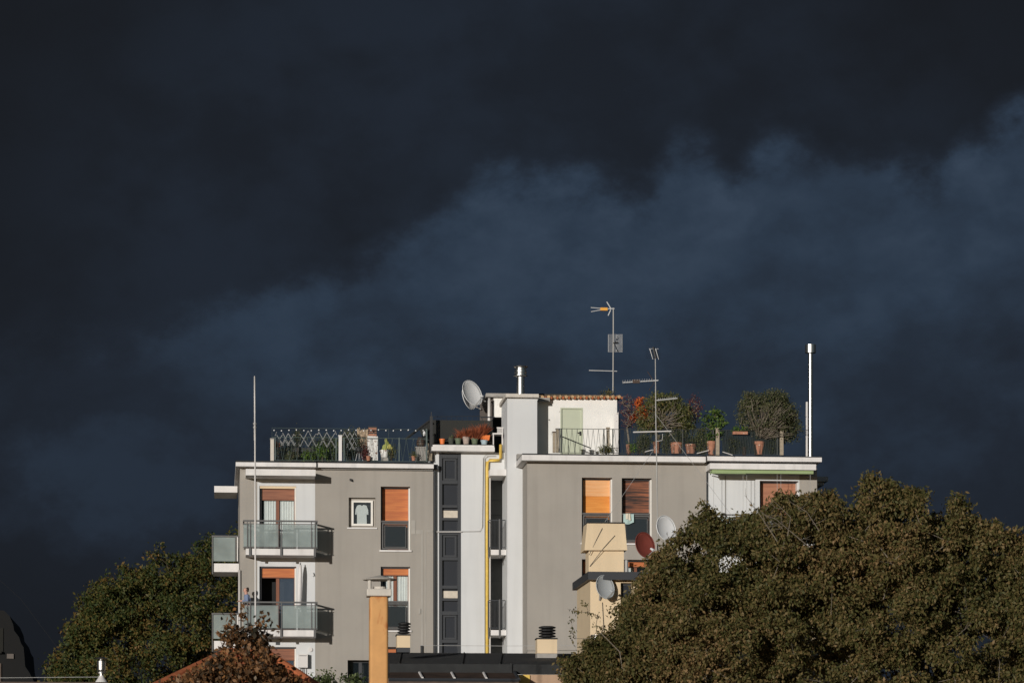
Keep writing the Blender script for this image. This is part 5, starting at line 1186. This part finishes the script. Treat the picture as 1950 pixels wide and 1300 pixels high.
def big_tree(name, lab, trunkx, v, ground_w, fork_y, cl, per, rad, size, lm, rt=.014, r_trunk=.28, bark=m_bark, skel=None, extra=None, **k):
    b = pt(trunkx, 1500, v); t = thing(name, lab, 'tree', (b.x, v, 0))
    f = pt(trunkx, fork_y, v)
    tr = [(b.x,v,0),(b.x+.1,v,f.z*.4),(b.x-.05,v+.1,f.z*.75),tuple(f)]
    s = MB(); s.tube(tr, [r_trunk,r_trunk*.85,r_trunk*.7,r_trunk*.5], 10); obj('trunk', s, bark, t, smooth=True)
    sk = cl if skel is None else [cl[i] for i in np.random.default_rng(2).choice(len(cl), min(skel,len(cl)), replace=False)]
    br = skeleton([tr[2],tr[3]], sk, rt, .36, rmax=.12)
    if extra: br.add(extra.v, extra.f)
    obj('branches', br, bark, t)
    obj('crown', cluster_leaves(cl, per, rad, size, **k), lm, t)
    return t
envR = [(1080,1262),(1100,1235),(1130,1222),(1165,1192),(1192,1165),(1205,1125),(1228,1092),(1245,1058),(1268,1030),(1300,1018),(1325,985),(1345,958),(1362,985),(1395,985),(1430,972),(1465,958),(1490,940),(1530,945),(1560,930),(1580,940),(1602,968),(1622,990),(1638,985),(1643,935),(1650,907),(1690,905),(1705,930),(1730,918),(1748,935),(1760,985),(1790,980),(1800,936),(1822,938),(1838,985),(1852,970),(1875,1008),(1895,990),(1915,1010),(1935,1012),(1960,1020),(2050,1080),(2150,1200),(2200,1350)]
tw = MB(); rr = np.random.default_rng(12)
for (ax,ay),(bx,by),k in (((1480,1030),(1418,942),4),((1500,1020),(1468,948),4),((1560,1010),(1510,958),4),((1540,1040),(1455,980),4),((1855,1290),(1900,1215),3),((1800,1230),(1870,1165),3)):
    a_, b_ = np.array(pt(ax,ay,-46.3)), np.array(pt(bx,by,-46.5)); m_ = (a_+b_)/2+rr.normal(size=3)*.12
    tw.tube([a_,m_,b_], [.012,.008,.004], 4)
    for i in range(k*2): f = rr.uniform(.2,1); p0 = a_+(b_-a_)*f; q_ = p0+rr.normal(size=3)*np.array([.22,.12,.16])+[0,0,.12]; tw.tube([p0,(p0+q_)/2+rr.normal(size=3)*.03,q_], [.005,.004,.0025], 4)
cl = boughs(envelope_clusters(jag(envR,22,13,4), 1098, 2120, 1420, -44, 3.6, 1250, 80, hole=.0, seed=5, yoff=19), 8, .165)
rq = random.Random(21); ev = jag(envR, 10, 9, 6)
for x, y in ev:
    if 1120 < x < 2000 and rq.random() < .8:
        for i in range(3): cl.append(tuple(pt(x+rq.uniform(-5,5), y+12-rq.uniform(-2,16)+4*i, -44+rq.uniform(-.5,.5))))
big_tree('large_tree', 'large olive-brown tree filling the lower right before the building', 1640, -44, 0, 1420, cl, 48, .09, .097, L_tree, rt=.0045, skel=1300, bark=m_barkl, extra=tw, droop=.5)
# thin shoots of the big tree reaching out at the left
sh = thing('sapling', 'thin sparse shoots with drooping leaves left of the large tree', 'tree', (ux(1190,-45.5), -45.5, 0))
pts_ = [(1092,1158),(1088,1180),(1090,1200),(1100,1165),(1115,1150),(1121,1165),(1093,1215),(1138,1172),(1135,1190),(1150,1195),(1145,1205),(1120,1215)]
cc = [tuple(pt(x,y,-45.5+.1*math.sin(i))) for i,(x,y) in enumerate(pts_)]
obj('stem', skeleton([(ux(1190,-45.5),-45.5,0), (ux(1190,-45.5),-45.5,4), tuple(pt(1188,1290,-45.5)), tuple(pt(1180,1240,-45.5))], cc, .004, .4), m_barkl, sh)
obj('foliage', cluster_leaves(cc, 14, .055, .075, droop=.8), L_tree, sh)
envL = [(95,1330),(108,1290),(120,1258),(118,1240),(135,1215),(138,1180),(165,1160),(168,1130),(182,1105),(220,1100),(228,1078),(262,1080),(285,1048),(300,1042),(325,1036),(338,1054),(350,1044),(358,1006),(380,994),(396,996),(405,1010),(450,1014),(520,1000),(600,1060),(700,1250)]
cl = boughs(envelope_clusters(jag(envL,30,16,8), 100, 620, 1420, 17, 3.8, 400, 45, hole=.36, seed=9, yoff=8), 9, .30)
big_tree('large_tree', 'tall green-gold tree behind the left balconies', 350, 17, 0, 1400, cl, 40, .15, .15, L_left, rt=.007, skel=500)
envO = [(270,1335),(310,1312),(345,1290),(385,1268),(412,1252),(425,1240),(430,1200),(440,1192),(455,1200),(470,1182),(487,1190),(498,1205),(508,1225),(516,1248),(522,1268),(560,1296),(620,1330)]
cl = envelope_clusters(envO, 290, 610, 1350, -57, 1.0, 800, 97, hole=.1, seed=4)
cl += [tuple(pt(x,y,-57)) for x,y in ((502,1170),(504,1185),(437,1180),(450,1170),(422,1222),(512,1205),(460,1165))]
big_tree('russet_tree', 'russet-leaved maple in front of the white pole and tiled roof', 468, -57, 0, 1360, cl, 13, .085, .105, L_red, rt=.003, r_trunk=.06, skel=700, aspect=.6)
# low hedge tops along the bottom
for x0,x1,yt,lab in ((588,640,1278,'pale green shrub top under the white boiler'),(640,702,1280,'green shrub top left of the ochre chimney')):
    c_ = blob(x0,x1,yt,yt+60,-20,.6,60); small_plant('hedge_shrub', lab, 'plant', (ux((x0+x1)/2,-20),-20,0), c_, 24, .10, .10, L_hedge, group='shrubs along the bottom edge')
